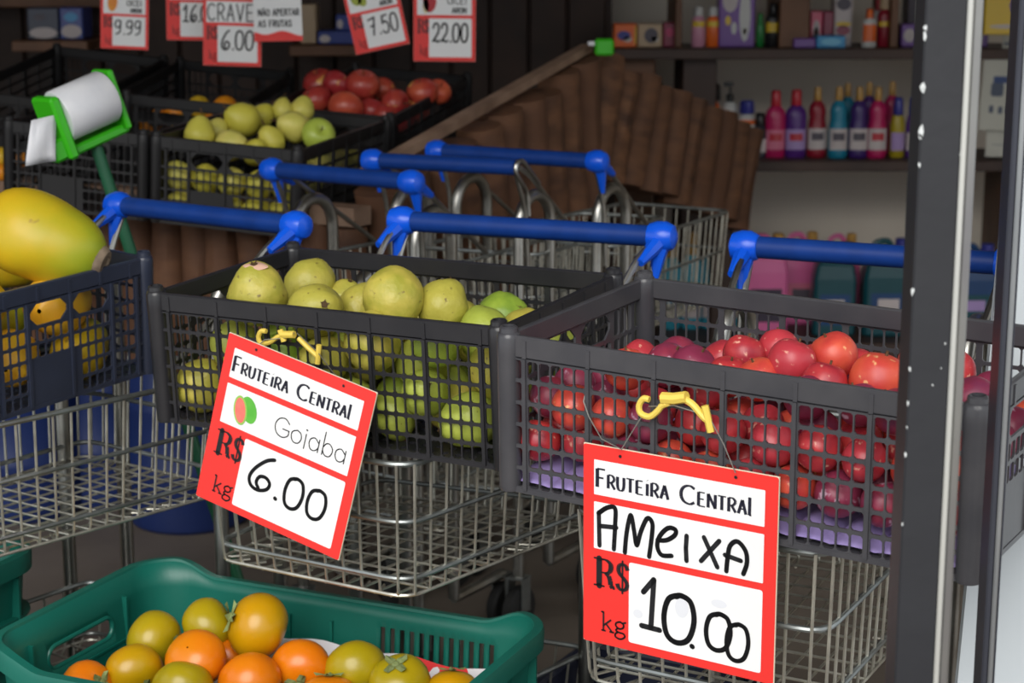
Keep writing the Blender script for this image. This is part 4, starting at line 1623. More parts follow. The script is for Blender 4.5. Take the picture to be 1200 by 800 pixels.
def logs(A, B, length, pitch, meshes, seed, inset, tj=.02, z_up=None):
    """logs hung side by side along the edge A-B, at right angles to it in the vertical plane through it"""
    rr = random.Random(seed)
    s = (B - A); n = max(2, int(round(s.length / pitch)))
    s.normalize()
    up = (ZV - s * s.dot(ZV)).normalized()
    out = s.cross(up).normalized()
    if out.dot(Vector((0, -1, 0))) < 0:
        out = -out
    for i in range(n):
        t = (i + .5) / n
        top = A.lerp(B, t) + up * rr.uniform(-tj, tj * .4) - out * inset
        R = Matrix((s, -up.cross(s) * -1, up)).transposed()
        R = Matrix((s, up.cross(s), up)).transposed()
        L = length + rr.uniform(-.01, .02)
        M = Matrix.Translation(top - up * L) @ R.to_4x4() @ Matrix.Rotation(rr.choice((0, 1.2, 2.5, 4)), 4, 'Z') @ Matrix.Scale(L, 4, (0, 0, 1))
        obj_from('log', meshes[i % 4], disp, M)
    return s, up, out


s1, u1, o1 = logs(C0 - ZV * .03, PK - ZV * .02, .40, .118, LOGS, 1, .0)
s2, u2, o2 = logs(PK + Vector((.02, .03, -.01)), RE, .31, .118, LOGS, 2, .0)
s3, u3, o3 = logs(BL2 - ZV * .03, BR_ - ZV * .03, .36, .086, LOGF, 3, -.0)


def plank(A, B, h, t, up, out, m, name='top_board'):
    MB().hexa([A - out * t, B - out * t, B + out * t, A + out * t, A - out * t + up * h, B - out * t + up * h, B + out * t + up * h, A + out * t + up * h]).build(name, m, disp)


plank(C0 + u1 * -.005, PK + u1 * -.005, .020, .016, u1, o1, M_board)
plank(BL2 - ZV * .03, BR_ - ZV * .03, .040, .030, ZV, o3, M_board)
# table slabs
TF = Vector((0, 0, -.075))
a, b = BR_ + TF, BL2 + TF
c = Vector((PK.x, PK.y, .865)); dd = c + (BL2 - BR_)
th = Vector((0, 0, -.03))
MB().hexa([a + th, c + th, dd + th, b + th, a, c, dd, b]).build('table_slope', M_darkwood, disp)
e_ = Vector((RE.x, RE.y, .66)); f_ = e_ + (BL2 - BR_) * .4
MB().hexa([c + th, e_ + th, f_ + th, dd + th, c, e_, f_, dd]).build('table_slope', M_darkwood, disp)
for p in (a + Vector((-.05, .1, 0)), b + Vector((.1, .1, 0)), c + Vector((-.12, 0, 0)), dd, e_ + Vector((-.1, -.05, 0)), f_):
    h = p.z - .04
    MB().rbox((p.x, p.y, h / 2), (.07, .07, h), .006).build('leg', M_darkwood, disp)

# ---------------------------------------------------------------- crates on the display
def back_pose(x, y, z, yaw, roll, tilt, dx=0.0):
    F = pose(x, y, z + CAMZ, yaw, roll, tilt)
    return F, F @ Matrix.Translation((CW + dx, 0, 0)) @ Matrix.Rotation(math.pi / 2, 4, 'Z')


F1, B1 = back_pose(-.763, 3.907, -.388, -.271, .068, .029)
F2, B2 = back_pose(-.603, 4.484, -.372, -.315, .059, .113)
F3, B3 = back_pose(-1.051, 4.618, -.382, -.213, .09, .146)
_, B4 = back_pose(-.763, 3.907, -.388, -.271, .068, .029, -.352)
_, B5 = back_pose(-1.051, 4.618, -.382, -.213, .09, .146, -.37)
crate('dark crate of yellow pears on the display', B1, M_backcrate)
crate('dark crate of red apples on the display behind the pears', B2, M_backcrate)
crate('dark crate of oranges on the display behind the pear crate', B3, M_backcrate)
crate('dark crate left of the pear crate behind the green bag dispenser', B4, M_backcrate)
crate('dark crate at the back left of the display beside the oranges', B5, M_backcrate)

BPR = .040
PE = proto(f_pear, BPR, [M_pear], 3, 18, 14, .08, 1.4, 'pear')
AP = proto(f_apple, BPR, [M_apple, M_appleg], 3, 20, 18, .03, 1.2, 'apple')
OR_ = proto(sph, BPR, [M_orange, M_orangey], 2, 18, 12, .02, 1.2, 'orange')
ME_ps = MB().tube([(0, 0, BPR * 1.2), (.001, 0, BPR * 1.35), (.005, 0, BPR * 1.55)], [.002, .0016, .002], 6).mesh('pear_stem', M_stem)
ME_as = MB().tube([(0, 0, BPR * .55), (.001, 0, BPR * .8), (.004, 0, BPR * .98)], [.0016, .0013, .0017], 6).mesh('apple_stem', M_stem)


def bfruit(kind, px, py, rpx, Y, ax, lab, group, mname=None, seed=0):
    w = at(px, py, Y=Y)
    r = rpx * Y / FPX
    mesh, stem = {'pear': (PE, ME_ps), 'apple': (AP, ME_as), 'orange': (OR_, None)}[kind]
    mesh = mesh[mname or list(mesh)[0]]
    M = Matrix.Translation(w) @ qdir(ax, seed * .9) @ Matrix.Scale(r / BPR, 4)
    o = put(kind, mesh[seed % len(mesh)], M, lab, kind, group)
    if stem:
        obj_from('stem', stem, o, M)
    return w, r


gp = 'pears in the dark crate'
pear_list = [
    (234, 156, 19, 4.02, (.1, .2, 1), 'pale yellow pear at the left front of the pear crate'),
    (284, 140, 21, 4.12, (-.6, -.5, .5), 'pear with a brown patch and long stem at the top of the heap'),
    (272, 170, 19, 4.00, (.8, -.5, .2), 'green yellow pear low at the front rim below the brown patched one'),
    (317, 164, 17, 4.02, (-.3, -.3, .9), 'narrow pear at the front rim in the middle'),
    (343, 148, 19, 4.06, (-.7, -.5, .3), 'knobbly yellow pear with dark dents'),
    (331, 128, 13, 4.22, (.1, .4, .9), 'small pear behind the knobbly one'),
    (354, 128, 15, 4.24, (.3, .4, .9), 'bright yellow pear at the rear of the pear heap'),
    (306, 136, 15, 4.20, (.6, .2, .7), 'brownish pear right of the patched one'),
    (255, 152, 14, 4.10, (.2, .5, .8), 'pear half hidden between the left and the patched pear'),
    (300, 178, 16, 3.98, (.2, -.4, .8), 'pear behind the front rim under the narrow pear'),
]
for i, (px, py, r, Y, ax, lab) in enumerate(pear_list):
    bfruit('pear', px, py, r, Y, ax, lab, gp, seed=i)
bfruit('apple', 373, 158, 20, 4.03, (.35, -.75, .45), 'green apple among the pears at the right of the crate', 'apples on the display', M_appleg.name, 2)
rb = random.Random(12)
for i in range(5):
    for k in range(2):
        l = F1 @ Vector((.045 + .060 * i + rb.uniform(-.005, .005), .045, -.150 + .062 * k))
        M = Matrix.Translation(l) @ qdir((rb.uniform(-1, 1), rb.uniform(-1, 1), rb.uniform(.2, 1)), i) @ Matrix.Scale(.80, 4)
        o = put('pear', PE[M_pear.name][(i + k) % 3], M, 'pear low in the pear crate, seen only through its slots', 'pear', gp)
for i in range(6):
    l = F1 @ Vector((CW - .048, .11 + .068 * i, -.085 + rb.uniform(-.01, .01)))
    M = Matrix.Translation(l) @ qdir((rb.uniform(-1, 1), rb.uniform(-1, 1), rb.uniform(.2, 1)), i) @ Matrix.Scale(.85, 4)
    o = put('pear', PE[M_pear.name][i % 3], M, 'pear low in the pear crate, seen only through its slots', 'pear', gp)

ga = 'apples on the display'
apple_list = [
    (375, 99, 20, 4.72, (-.2, -.3, .9), 'red apple at the back left of the apple heap'),
    (394, 99, 17, 4.64, (.5, .4, .5), 'dark maroon apple leaning on the back left one'),
    (425, 100, 20, 4.64, (.1, -.35, .95), 'orange red apple with its stem hollow on view at the top of the heap'),
    (371, 118, 19, 4.60, (-.5, .2, .8), 'dull red apple below the back left one'),
    (405, 127, 21, 4.56, (.2, .6, .7), 'large orange red apple at the front of the apple heap'),
    (447, 106, 17, 4.72, (0, .4, .9), 'dark red apple behind the heap in the middle'),
    (436, 131, 18, 4.60, (.3, .2, .8), 'dark apple right of the large front apple'),
    (463, 122, 18, 4.60, (.8, -.4, .1), 'apple with a yellow orange cheek facing right'),
    (452, 136, 16, 4.58, (.3, .2, .9), 'maroon apple low in front of the orange cheeked one'),
    (495, 109, 19, 4.66, (-.2, -.2, .9), 'red apple at the right end of the apple heap'),
    (513, 108, 16, 4.70, (.4, -.5, .7), 'apple with a pale hollow at the far right of the heap'),
    (352, 128, 14, 4.66, (0, 0, 1), 'dark red apple half hidden by the pears'),
    (470, 142, 17, 4.60, (.2, 0, 1), 'apple low beside the right side of the apple crate'),
    (487, 130, 17, 4.66, (.2, 0, 1), 'dark apple under the right end apple'),
]
for i, (px, py, r, Y, ax, lab) in enumerate(apple_list):
    bfruit('apple', px, py, r, Y, ax, lab, ga, M_apple.name, i)
go = 'oranges on the display'
for i, (px, py, r, Y, k, lab) in enumerate([
    (233, 126, 14, 4.78, 1, 'yellow orange beside the stemmed pear'), (264, 127, 15, 4.78, 0, 'bright orange right of the yellow one'),
    (206, 133, 13, 4.76, 0, 'orange low behind the crate rim left of the yellow one'), (186, 138, 11, 4.76, 0, 'orange peeking over the rim next to the dispenser'),
    (214, 146, 13, 4.72, 1, 'orange seen through the slots under the yellow one'), (175, 148, 12, 4.72, 0, 'orange seen through the slots near the dispenser'),
    (250, 144, 13, 4.74, 0, 'orange hidden under the bright orange one'),
    (2, 184, 12, 4.3, 1, 'yellow orange in the left border crate'), (2, 202, 10, 4.27, 0, 'bright orange in the left border crate'), (24, 186, 10, 4.26, 0, 'orange low in the crate behind the dispenser')]):
    bfruit('orange', px, py, r, Y, (rb.uniform(-.4, .4), -.3, 1), lab, go, (M_orangey if k else M_orange).name, i)

# ---------------------------------------------------------------- price signs hanging over the display
HY = 4.72
rail = thing('sign_rail', 'thin rail above the produce display that the price signs hang from', 'rail', (-.8, HY, 1.56))
MB().tube([(-1.35, HY, 1.60), (.15, HY, 1.60)], .008, 8).build('rod', M_tube, rail, smooth=True)
for x in (-1.3, .1):
    MB().tube([(x, HY, 1.60), (x, HY, 2.75)], .004, 6).build('hanger', M_tube, rail, smooth=True)


def hang_sign(label, px, py, W, roll, yaw, price, fill, header=False, Y=HY):
    c = at(px, py, Y=Y)
    M = Matrix.Translation(c) @ (Matrix.Rotation(yaw, 3, 'Z') @ Matrix.Rotation(roll, 3, 'Y')).to_4x4()
    r = sign_board(label, M, W, W * 1.52, price, fill, 'price signs over the display', header=header)
    for s in (-1, 1):
        p = M @ Vector((s * W * .3, .002, W * .74))
        MB().tube([p, Vector((p.x, HY, 1.60))], .0012, 5).build('wire', M_wire, r)
    return r


def f_none(root, W, H, k):
    pass


def f_blot(cols, txt=None):
    def f(root, W, H, k):
        for (u, v, a, b, rot), m in cols:
            p = Pen(W, H, -.0013); p.disc(u, v, a, b, 16, rot); p.build('printed_fruit', m, root)
        p = Pen(W, H, -.0012)
        for ch, u0, v0, u1, v1 in (('O', .55, .33, .62, .40), ('I', .62, .33, .66, .40), ('C', .67, .33, .74, .40), ('E', .75, .33, .81, .40), ('I', .82, .33, .86, .40)):
            p.glyph(ch, u0, v0, u1, v1, .0022)
        for i, ch in enumerate('ARON'):
            p.glyph(ch, .62 + i * .06, .44, .67 + i * .06, .49, .0028)
        p.build('name_lettering', M_ink, root)
    return f


def f_crave(root, W, H, k):
    p = Pen(W, H, -.0012)
    for i, ch in enumerate('CRAVE'):
        p.glyph(ch, .08 + i * .165, .31, .21 + i * .165, .495, .0036)
    p.build('name_lettering', M_ink, root)


mo = mat('print_mango', rgb(232, 150, 40), .5, col2=rgb(222, 110, 40), nscale=60)
mgn = mat('print_grape', rgb(170, 180, 60), .5, col2=rgb(120, 140, 40), nscale=90)
mra = mat('print_apple', rgb(190, 40, 50), .5)
mcr = mat('print_cream', rgb(226, 208, 160), .5)
mbl = mat('print_blue', rgb(40, 60, 140), .5)


def pr(s, u0, u1, v0, v1, w=.0075):
    out = []
    n = sum(.4 if c == '.' else 1 for c in s)
    cw = (u1 - u0) / n
    u = u0
    for c in s:
        f = .4 if c == '.' else 1
        out.append((c, u, v0, u + cw * f * .8, v1, w))
        u += cw * f
    return out


hang_sign('hanging red price sign reading 9.99, leftmost over the display', 146, 15, .120, .05, .1, pr('9.99', .30, .88, .60, .80), f_blot([((.25, .36, .10, .13, .2), mo)]))
hang_sign('hanging red price sign reading 16.00, partly covered by the 6.00 sign', 227, -2, .140, .02, .1, pr('16.00', .30, .90, .58, .78), f_blot([((.3, .4, .12, .06, 0), mbl)]), Y=HY + .05)
hang_sign('hanging red price sign reading CRAVE 6.00', 272, 25, .148, .03, .0, pr('6.00', .32, .90, .60, .82), f_crave, Y=HY)
hang_sign('tilted hanging red price sign reading 7.50', 438, 9, .140, -.21, .0, pr('7.50', .34, .90, .60, .82), f_blot([((.22, .36, .10, .08, .2), mgn), ((.32, .40, .08, .06, .2), mgn)]))
hang_sign('hanging red price sign reading 22.00, rightmost over the display', 521, 16, .158, .01, .0, pr('22.00', .31, .90, .60, .80), f_blot([((.26, .37, .11, .12, 0), mra), ((.2, .42, .05, .08, 0), mcr)]))
# notice board: NAO APERTAR AS FRUTAS
c = at(325, 13, Y=HY - .03)
NM = Matrix.Translation(c) @ Matrix.Rotation(-.02, 4, 'Y')
nt_ = thing('notice_sign', 'white hanging notice with a red wave below, asking not to squeeze the fruit', 'sign', rot=NM, group='price signs over the display')
NW, NH = .122, .150
MB().rbox((0, .0015, 0), (NW, .003, NH), .001).build('board', M_white, nt_, world=False)
p = Pen(NW, NH, -.0008)
P = [(0.0, 1.0), (0.0, .84)] + [(.05 * i, .84 + .035 * math.sin(i * .42 - .3) - .0 + .04 * (i / 20)) for i in range(1, 21)] + [(1, 1)]
p.poly([(u, min(v, .999)) for u, v in P])
p.build('red_wave', M_red, nt_)
p = Pen(NW, NH, -.0009)
u = p.text('NAO', .10, .47, .57, .065, .02, .0030); p.glyph('~', .185, .47, .25, .57, .0018)
p.text('APERTAR', u + .05, .47, .57, .062, .018, .0030)
p.text('AS', .10, .655, .755, .065, .02, .0030)
p.text('FRUTAS', .32, .655, .755, .062, .018, .0030)
p.build('lettering', M_ink, nt_)
for s in (-1, 1):
    q = NM @ Vector((s * .04, .002, NH * .49))
    MB().tube([q, Vector((q.x, HY, 1.60))], .0012, 5).build('wire', M_wire, nt_)

# ================================================================ bag dispenser on a green pole
DY = 3.30
dc = at(98, 132, Y=DY)
DM = Matrix.Translation(dc) @ (Matrix.Rotation(math.radians(-24), 3, 'Y') @ Matrix.Rotation(math.radians(40), 3, 'Z') @ Matrix.Rotation(math.radians(14), 3, 'X')).to_4x4()
pb = at(152, 292, Y=DY + .02)
pe = at(113, 172, Y=DY + .02)
pdir = (pb - pe).normalized()
foot = pe + pdir * (pe.z / -pdir.z)
dsp = thing('bag_dispenser', 'lime green plastic bag dispenser with a white roll on a leaning dark green pole', 'dispenser', foot)


def DL(x, y, z):
    return DM @ Vector((x, y, z))


R3 = DM.to_3x3()
MB().rbox(DL(-.062, 0, -.004), (.020, .075, .115), .006, R3).build('side_plate', M_bagframe, dsp)
MB().rbox(DL(.062, 0, .002), (.012, .062, .112), .005, R3).build('side_plate', M_bagframe, dsp)
MB().rbox(DL(0, .008, -.053), (.14, .052, .018), .005, R3).build('base_plate', M_bagframe, dsp)
MB().rbox(DL(-.082, -.012, -.038), (.030, .035, .040), .005, R3).build('bag_guide', M_bagframe, dsp)
RM = DM @ Matrix.Translation((0, -.004, .012)) @ Matrix.Rotation(math.pi / 2, 4, 'Y')
MB().lathe([(.012, -.052), (.046, -.052), (.048, -.049), (.048, .049), (.046, .052), (.012, .052)], 28, RM).build('bag_roll', M_roll, dsp, smooth=True)
fp = [at(37, 141, Y=DY - .10), at(66, 134, Y=DY - .07), at(67, 188, Y=DY - .07), at(31, 194, Y=DY - .10)]
mb = MB()
n = 6
for j in range(n + 1):
    for i in range(n + 1):
        u, v = i / n, j / n
        top_ = fp[0].lerp(fp[1], u); bot = fp[3].lerp(fp[2], u)
        q = top_.lerp(bot, v) + Vector((0, -.012 * math.sin(v * 2.4) + .004 * math.sin(u * 7 + v * 3), 0))
        mb.v.append(tuple(q))
for j in range(n):
    for i in range(n):
        a_ = j * (n + 1) + i
        mb.f.append((a_, a_ + n + 1, a_ + n + 2, a_ + 1)); mb.mi.append(0)
bg_ = mb.build('loose_bag', M_roll, dsp, smooth=True)
md = bg_.modifiers.new('thickness', 'SOLIDIFY'); md.thickness = .0008
MB().tube([pe, foot + ZV * .01], .0115, 12).build('pole', M_pole, dsp, smooth=True)
MB().lathe([(.12, 0), (.12, .010), (.03, .018), (.016, .035)], 20, Matrix.Translation(Vector((foot.x, foot.y, 0)))).build('pole_foot', M_pole, dsp, smooth=True)
# second dispenser head on top of the cladding
c = at(708, 55, Y=4.93)
d2 = thing('bag_clip', 'small lime green box with a white tab on top of the log cladding', 'clip', c - ZV * .025)
MB().rbox(c, (.050, .04, .044), .006).build('clip_body', M_bagframe, d2)
MB().rbox(at(694, 51, Y=4.93), (.024, .02, .012), .003).build('white_tab', M_roll, d2)

# ================================================================ blue drums under the display
def drum(px, Y, r, h, label):
    c = at(px, 400, Y=Y)
    root = thing('storage_drum', label, 'drum', (c.x, Y, 0), 0, 'blue drums under the display')
    M = Matrix.Translation((c.x, Y, 0))
    MB().lathe([(r * .9, 0), (r * .97, .01), (r, .04), (r, h * .3), (r * 1.03, h * .33), (r * 1.03, h * .36), (r, h * .39), (r, h * .66), (r * 1.03, h * .69), (r * 1.03, h * .72), (r, h * .75),
                (r, h * .95), (r * .95, h)], 32, M).build('barrel', M_bluedrum, root, smooth=True)
    MB().lathe([(r * .98, h), (r * 1.02, h + .003), (r * 1.02, h + .02), (r * .96, h + .028), (r * .3, h + .024)], 32, M).build('lid', M_bluedrum, root, smooth=True)


drum(216, 4.42, .155, .44, 'blue plastic drum between the guava and papaya carts under the display')
drum(118, 4.62, .150, .44, 'blue plastic drum behind the tubes of the papaya cart')
drum(20, 4.50, .150, .44, 'blue plastic drum at the left border under the display')

# ================================================================ product shelves on the back wall
SY = 6.45
z1 = at(980, 188, Y=6.3).z
z2 = at(900, 57, Y=6.3).z
xl, xr_ = at(716, 100, Y=6.5).x, 2.2
shelf = thing('product_shelf', 'wooden wall shelving with cleaning products behind the carts', 'shelf', (1.2, 6.6, 0))


def sboard(x0, x1, z, th=.035, m=M_shelfdark, y0=6.28, y1=6.70, name='shelf_board'):
    MB().rbox(((x0 + x1) / 2, (y0 + y1) / 2, z - th / 2), (x1 - x0, y1 - y0, th), .003).build(name, m, shelf)


sboard(xl, xr_, z1)
sboard(xl, xr_, z2)
sboard(xl, xr_, z2 + .42)


def upright(pxa, pxb, z0, z1, m, y0=6.36, y1=6.70):
    a = at(pxa, 50, Y=y0).x; b = at(pxb, 50, Y=y0).x
    MB().rbox(((a + b) / 2, (y0 + y1) / 2, (z0 + z1) / 2), (b - a, y1 - y0, z1 - z0), .003).build('upright', m, shelf)


upright(791, 799, z2, z2 + .385, M_shelfwood)
upright(913, 948, z2, z2 + .385, M_shelfwood)
upright(1043, 1052, z2, z2 + .385, M_shelfwood)
upright(801, 841, 0, z2 - .035, M_shelfdark)
upright(714, 768, 0, z2 - .035, M_shelfwood)
upright(1192, 1204, 0, z2 - .035, M_shelfwood)

PROF = {
    'flask': [(.40, 0), (.48, .02), (.50, .06), (.50, .36), (.46, .46), (.40, .56), (.44, .66), (.38, .74), (.20, .80), (.17, .82)],
    'round': [(.44, 0), (.50, .03), (.50, .62), (.44, .70), (.26, .76), (.22, .78)],
    'jug': [(.44, 0), (.50, .03), (.50, .55), (.46, .70), (.30, .84), (.16, .88)],
    'pump': [(.44, 0), (.50, .03), (.50, .60), (.40, .70), (.18, .74)],
    'slim': [(.42, 0), (.5, .02), (.5, .55), (.40, .68), (.30, .72)],
}


def bottle(label, px, wpx, hpx, z, Y, body, cap, lab, style='flask', group=None, name='bottle', depth=.7, cat='bottle', print_=None, capf=1.0, labz=(.12, .42)):
    x = at(px, 100, Y=Y).x
    w = wpx * Y / FPX; h = hpx * Y / FPX
    root = thing(name, label, cat, (x, Y, z), 0, group)
    pf = PROF[style]
    M = Matrix.Translation((x, Y, z))
    MB().lathe([(r * w, q * h) for r, q in pf], 20, M, 1.0, depth).build('body', body, root, smooth=True)
    r0 = pf[-1][0] * w
    zt = pf[-1][1] * h
    cz = h - zt
    if style == 'pump':
        mb = MB().lathe([(r0 * 1.2, zt - .002), (r0 * 1.2, zt + cz * .35), (r0 * .35, zt + cz * .4), (r0 * .35, zt + cz * .8)], 12, M)
        mb.rbox(Vector((x - w * .12, Y, z + h - cz * .12)), (w * .6, w * .25, cz * .22), .003)
        mb.build('pump_head', cap, root, smooth=True)
    else:
        MB().lathe([(r0 * 1.1 * capf, zt - .003), (r0 * 1.18 * capf, zt), (r0 * 1.05 * capf, h * .97), (r0 * .8 * capf, h)], 14, M).build('cap', cap, root, smooth=True)
    if lab is not None:
        vs = []
        n = 10
        for zz in (labz[0], labz[1]):
            # radius at that height
            for i in range(n + 1):
                a = math.radians(-90 - 62 + 124 * i / n)
                vs.append(M @ Vector((.508 * w * math.cos(a), .508 * w * depth * math.sin(a) - .001, zz * h)))
        o = MB().add(vs, [(i, i + 1, n + 2 + i, n + 1 + i) for i in range(n)]).build('label_print', lab, root, smooth=True)
        if print_ is not None:
            vs = []
            for zz in (labz[0] * .55 + labz[1] * .45, labz[0] * .2 + labz[1] * .8):
                for i in range(n + 1):
                    a = math.radians(-90 - 36 + 72 * i / n)
                    vs.append(M @ Vector((.512 * w * math.cos(a), .512 * w * depth * math.sin(a) - .002, zz * h)))
            MB().add(vs, [(i, i + 1, n + 2 + i, n + 1 + i) for i in range(n)]).build('label_mark', print_, o, smooth=True)
    return root


def pm(name, r, g, b, rough=.3):
    return mat(name, rgb(r, g, b), rough, nscale=12, namt=.3)


gold = pm('gold_cap', 196, 152, 82)
redc = pm('red_cap', 196, 44, 60)
blu = pm('blue_cap', 58, 62, 150)
wht = pm('white_plastic', 206, 206, 204)
blk = pm('black_plastic', 34, 34, 36)
labw = pm('label_white', 206, 196, 196, .5)
labp = pm('label_pink', 220, 120, 150, .5)
labl = pm('label_lilac', 176, 150, 206, .5)
magenta = pm('liquid_magenta', 190, 28, 96)
purple = pm('liquid_purple', 86, 38, 130)
darkred = pm('liquid_dark_red', 150, 26, 48)
teal = pm('liquid_teal', 26, 132, 164)
violet = pm('liquid_violet', 64, 36, 112)
olive = pm('liquid_yellow', 176, 158, 36)
pinkj = pm('jug_pink', 226, 110, 168)
tealj = pm('jug_dark_teal', 22, 78, 88)
bluej = pm('jug_blue', 30, 70, 120)
orang = pm('pack_orange', 236, 108, 36)
yel = pm('pack_yellow', 226, 190, 40)
cyan = pm('pack_cyan', 44, 148, 206)
lilac = pm('pack_purple', 118, 74, 160)
maroon = pm('pack_maroon', 140, 34, 70)
beige = pm('pack_beige', 190, 164, 132)
grn = pm('green_plastic', 34, 130, 60)
grey_ = pm('mark_grey', 90, 84, 96, .5)
gs = 'bottles on the lower product shelf'
bottle('magenta cleaner bottle with red cap, leftmost on the lower shelf', 910, 24, 78, z1, 6.40, magenta, redc, labp, 'round', gs, depth=.6, print_=redc)
bottle('purple cleaner bottle with red cap on the lower shelf', 934, 25, 79, z1, 6.40, purple, redc, labl, 'round', gs, depth=.6, print_=redc)
bottle('dark red cleaner bottle with gold cap on the lower shelf', 959, 23, 82, z1, 6.40, darkred, gold, labw, 'flask', gs, print_=grey_)
bottle('teal cleaner bottle with gold cap at the shelf front', 984, 23, 83, z1, 6.38, teal, gold, labw, 'flask', gs, print_=grey_)
bottle('teal cleaner bottle with gold cap behind the front teal one', 994, 21, 82, z1, 6.52, teal, gold, None, 'flask', gs)
bottle('violet cleaner bottle with gold cap at the shelf front', 1008, 23, 83, z1, 6.38, violet, gold, labw, 'flask', gs, print_=grey_)
bottle('violet cleaner bottle with gold cap behind the front violet one', 1019, 21, 83, z1, 6.52, purple, gold, None, 'flask', gs)
bottle('magenta cleaner bottle with gold cap at the shelf front', 1030, 23, 83, z1, 6.38, magenta, gold, labw, 'flask', gs, print_=redc)
bottle('magenta cleaner bottle with gold cap at the shelf back', 1046, 21, 84, z1, 6.52, magenta, gold, None, 'flask', gs)
bottle('yellow liquid bottle with blue cap on the lower shelf', 1054, 17, 70, z1, 6.40, olive, blu, labl, 'slim', gs)
bottle('dark purple bottle with blue cap beside the black post', 1073, 19, 70, z1, 6.40, purple, blu, labw, 'slim', gs)
bottle('white pump bottle behind the log cladding on the lower shelf', 818, 18, 80, z1, 6.45, wht, wht, None, 'pump', gs)
bottle('black capped bottle with an orange label behind the cladding', 835, 19, 84, z1, 6.45, orang, blk, yel, 'round', gs, capf=2.0)
bottle('tall white pump bottle with black neck behind the cladding', 856, 20, 86, z1, 6.45, wht, blk, None, 'pump', gs)
bottle('white bottle with blue cap and red band on the lower shelf', 876, 22, 66, z1, 6.42, wht, blu, orang, 'round', gs, capf=1.6, labz=(.58, .66))
bottle('small dark spray bottle left of the magenta bottle', 892, 17, 52, z1, 6.40, pm('dark_bottle', 40, 44, 60), blk, labw, 'slim', gs)

gt = 'products on the upper shelf'


def pack_box(label, px0, px1, hpx, z, Y, m, marks, depth=.10, cat='box'):
    a = at(px0, 50, Y=Y).x; b = at(px1, 50, Y=Y).x
    h = hpx * Y / FPX
    root = thing('product_pack', label, cat, ((a + b) / 2, Y + depth / 2, z), 0, gt)
    MB().rbox(((a + b) / 2, Y + depth / 2, z + h / 2), (b - a, depth, h), .004).build('carton', m, root)
    for u, v, ru, rv, mm in marks:
        W_, H_ = b - a, h
        vs = [Vector((a + W_ * (u + ru * math.cos(k * math.pi / 6)), Y - .0012, z + H_ * (v + rv * math.sin(k * math.pi / 6)))) for k in range(12)]
        MB().add(vs, [tuple(range(12))]).build('printed_mark', mm, root)
    return root


pack_box('orange pack with yellow edge at the left end of the upper shelf', 719, 746, 27, z2, 6.38, orang, [(.45, .5, .3, .2, blu), (.6, .35, .2, .12, wht), (.95, .5, .04, .45, yel)])
pack_box('beige pack with a dark picture on the upper shelf', 747, 776, 27, z2, 6.39, beige, [(.55, .5, .28, .32, grey_), (.7, .35, .15, .12, wht)])
pack_box('magenta pack beside the shelf divider', 777, 797, 28, z2, 6.40, maroon, [(.4, .6, .25, .2, magenta)])
bottle('pink labelled bottle with white cap on the upper shelf', 817, 16, 46, z2, 6.42, pm('bottle_white_pink', 214, 150, 176), wht, yel, 'round', gt, capf=1.4, labz=(.50, .64))
bottle('orange labelled bottle with white cap on the upper shelf', 834, 16, 46, z2, 6.42, orang, wht, yel, 'round', gt, capf=1.4, labz=(.50, .64))
pack_box('tall purple carton with a white bottle picture on the upper shelf', 842, 884, 72, z2, 6.40, lilac, [(.72, .5, .16, .42, wht), (.3, .75, .22, .2, labw), (.25, .42, .08, .08, yel), (.42, .3, .08, .1, wht), (.72, .82, .06, .06, blk), (.72, .25, .05, .05, yel)])
bottle('narrow green bottle beside the purple carton', 889, 9, 38, z2, 6.42, grn, grn, None, 'slim', gt)
bottle('dark bottle with a yellow band on the upper shelf', 904, 19, 50, z2, 6.42, blk, blk, yel, 'round', gt, labz=(.34, .56))
pack_box('small pink box on the upper shelf', 949, 963, 40, z2, 6.45, pm('pack_pink', 216, 90, 120), [(.5, .45, .3, .3, labw), (.5, .4, .2, .15, redc)])
pack_box('maroon box beside the small pink box', 964, 976, 40, z2, 6.45, maroon, [])
pack_box('low violet box at the front of the upper shelf', 930, 956, 11, z2, 6.34, lilac, [])
pack_box('flat cyan pack at the front of the upper shelf', 957, 991, 14, z2, 6.34, cyan, [(.5, .5, .35, .3, pm('print_sky', 110, 190, 226))])
pack_box('white and dark striped pack on the upper shelf', 977, 998, 60, z2, 6.46, labw, [(.5, .80, .42, .12, grey_), (.5, .42, .45, .05, yel), (.5, .30, .4, .1, maroon), (.45, .62, .3, .06, labw)])
bottle('white bottle with an orange printed panel on the upper shelf', 1016, 17, 44, z2, 6.38, wht, orang, orang, 'round', gt, labz=(.16, .60))
bottle('red bottle with yellow band and cream top on the upper shelf', 1034, 18, 56, z2, 6.42, darkred, beige, yel, 'round', gt, capf=1.6, labz=(.42, .52))
bottle('red capped bottle behind the orange printed one', 1026, 14, 52, z2, 6.55, wht, redc, None, 'round', gt)
pack_box('purple and white pack right of the shelf divider', 1056, 1080, 26, z2, 6.42, lilac, [(.4, .5, .3, .3, labw)])
pack_box('dark pack above the purple one beside the post', 1062, 1080, 60, z2, 6.60, grey_, [(.6, .7, .06, .3, wht)])
pack_box('yellow and purple bag at the top right border', 1152, 1215, 48, z2 + .055, 6.10, yel, [(.75, .7, .3, .3, lilac), (.4, .2, .3, .05, labw)], depth=.08)
pack_box('grey purple pack right of the black post', 1138, 1158, 26, z2, 6.40, lilac, [(.6, .5, .08, .4, labw)])

gj = 'jugs and bottles on the floor shelf'
zf = at(900, 398, Y=6.2).z if False else .10
sboard(xl, xr_, zf, .05, M_shelfdark, 6.05, 6.70)


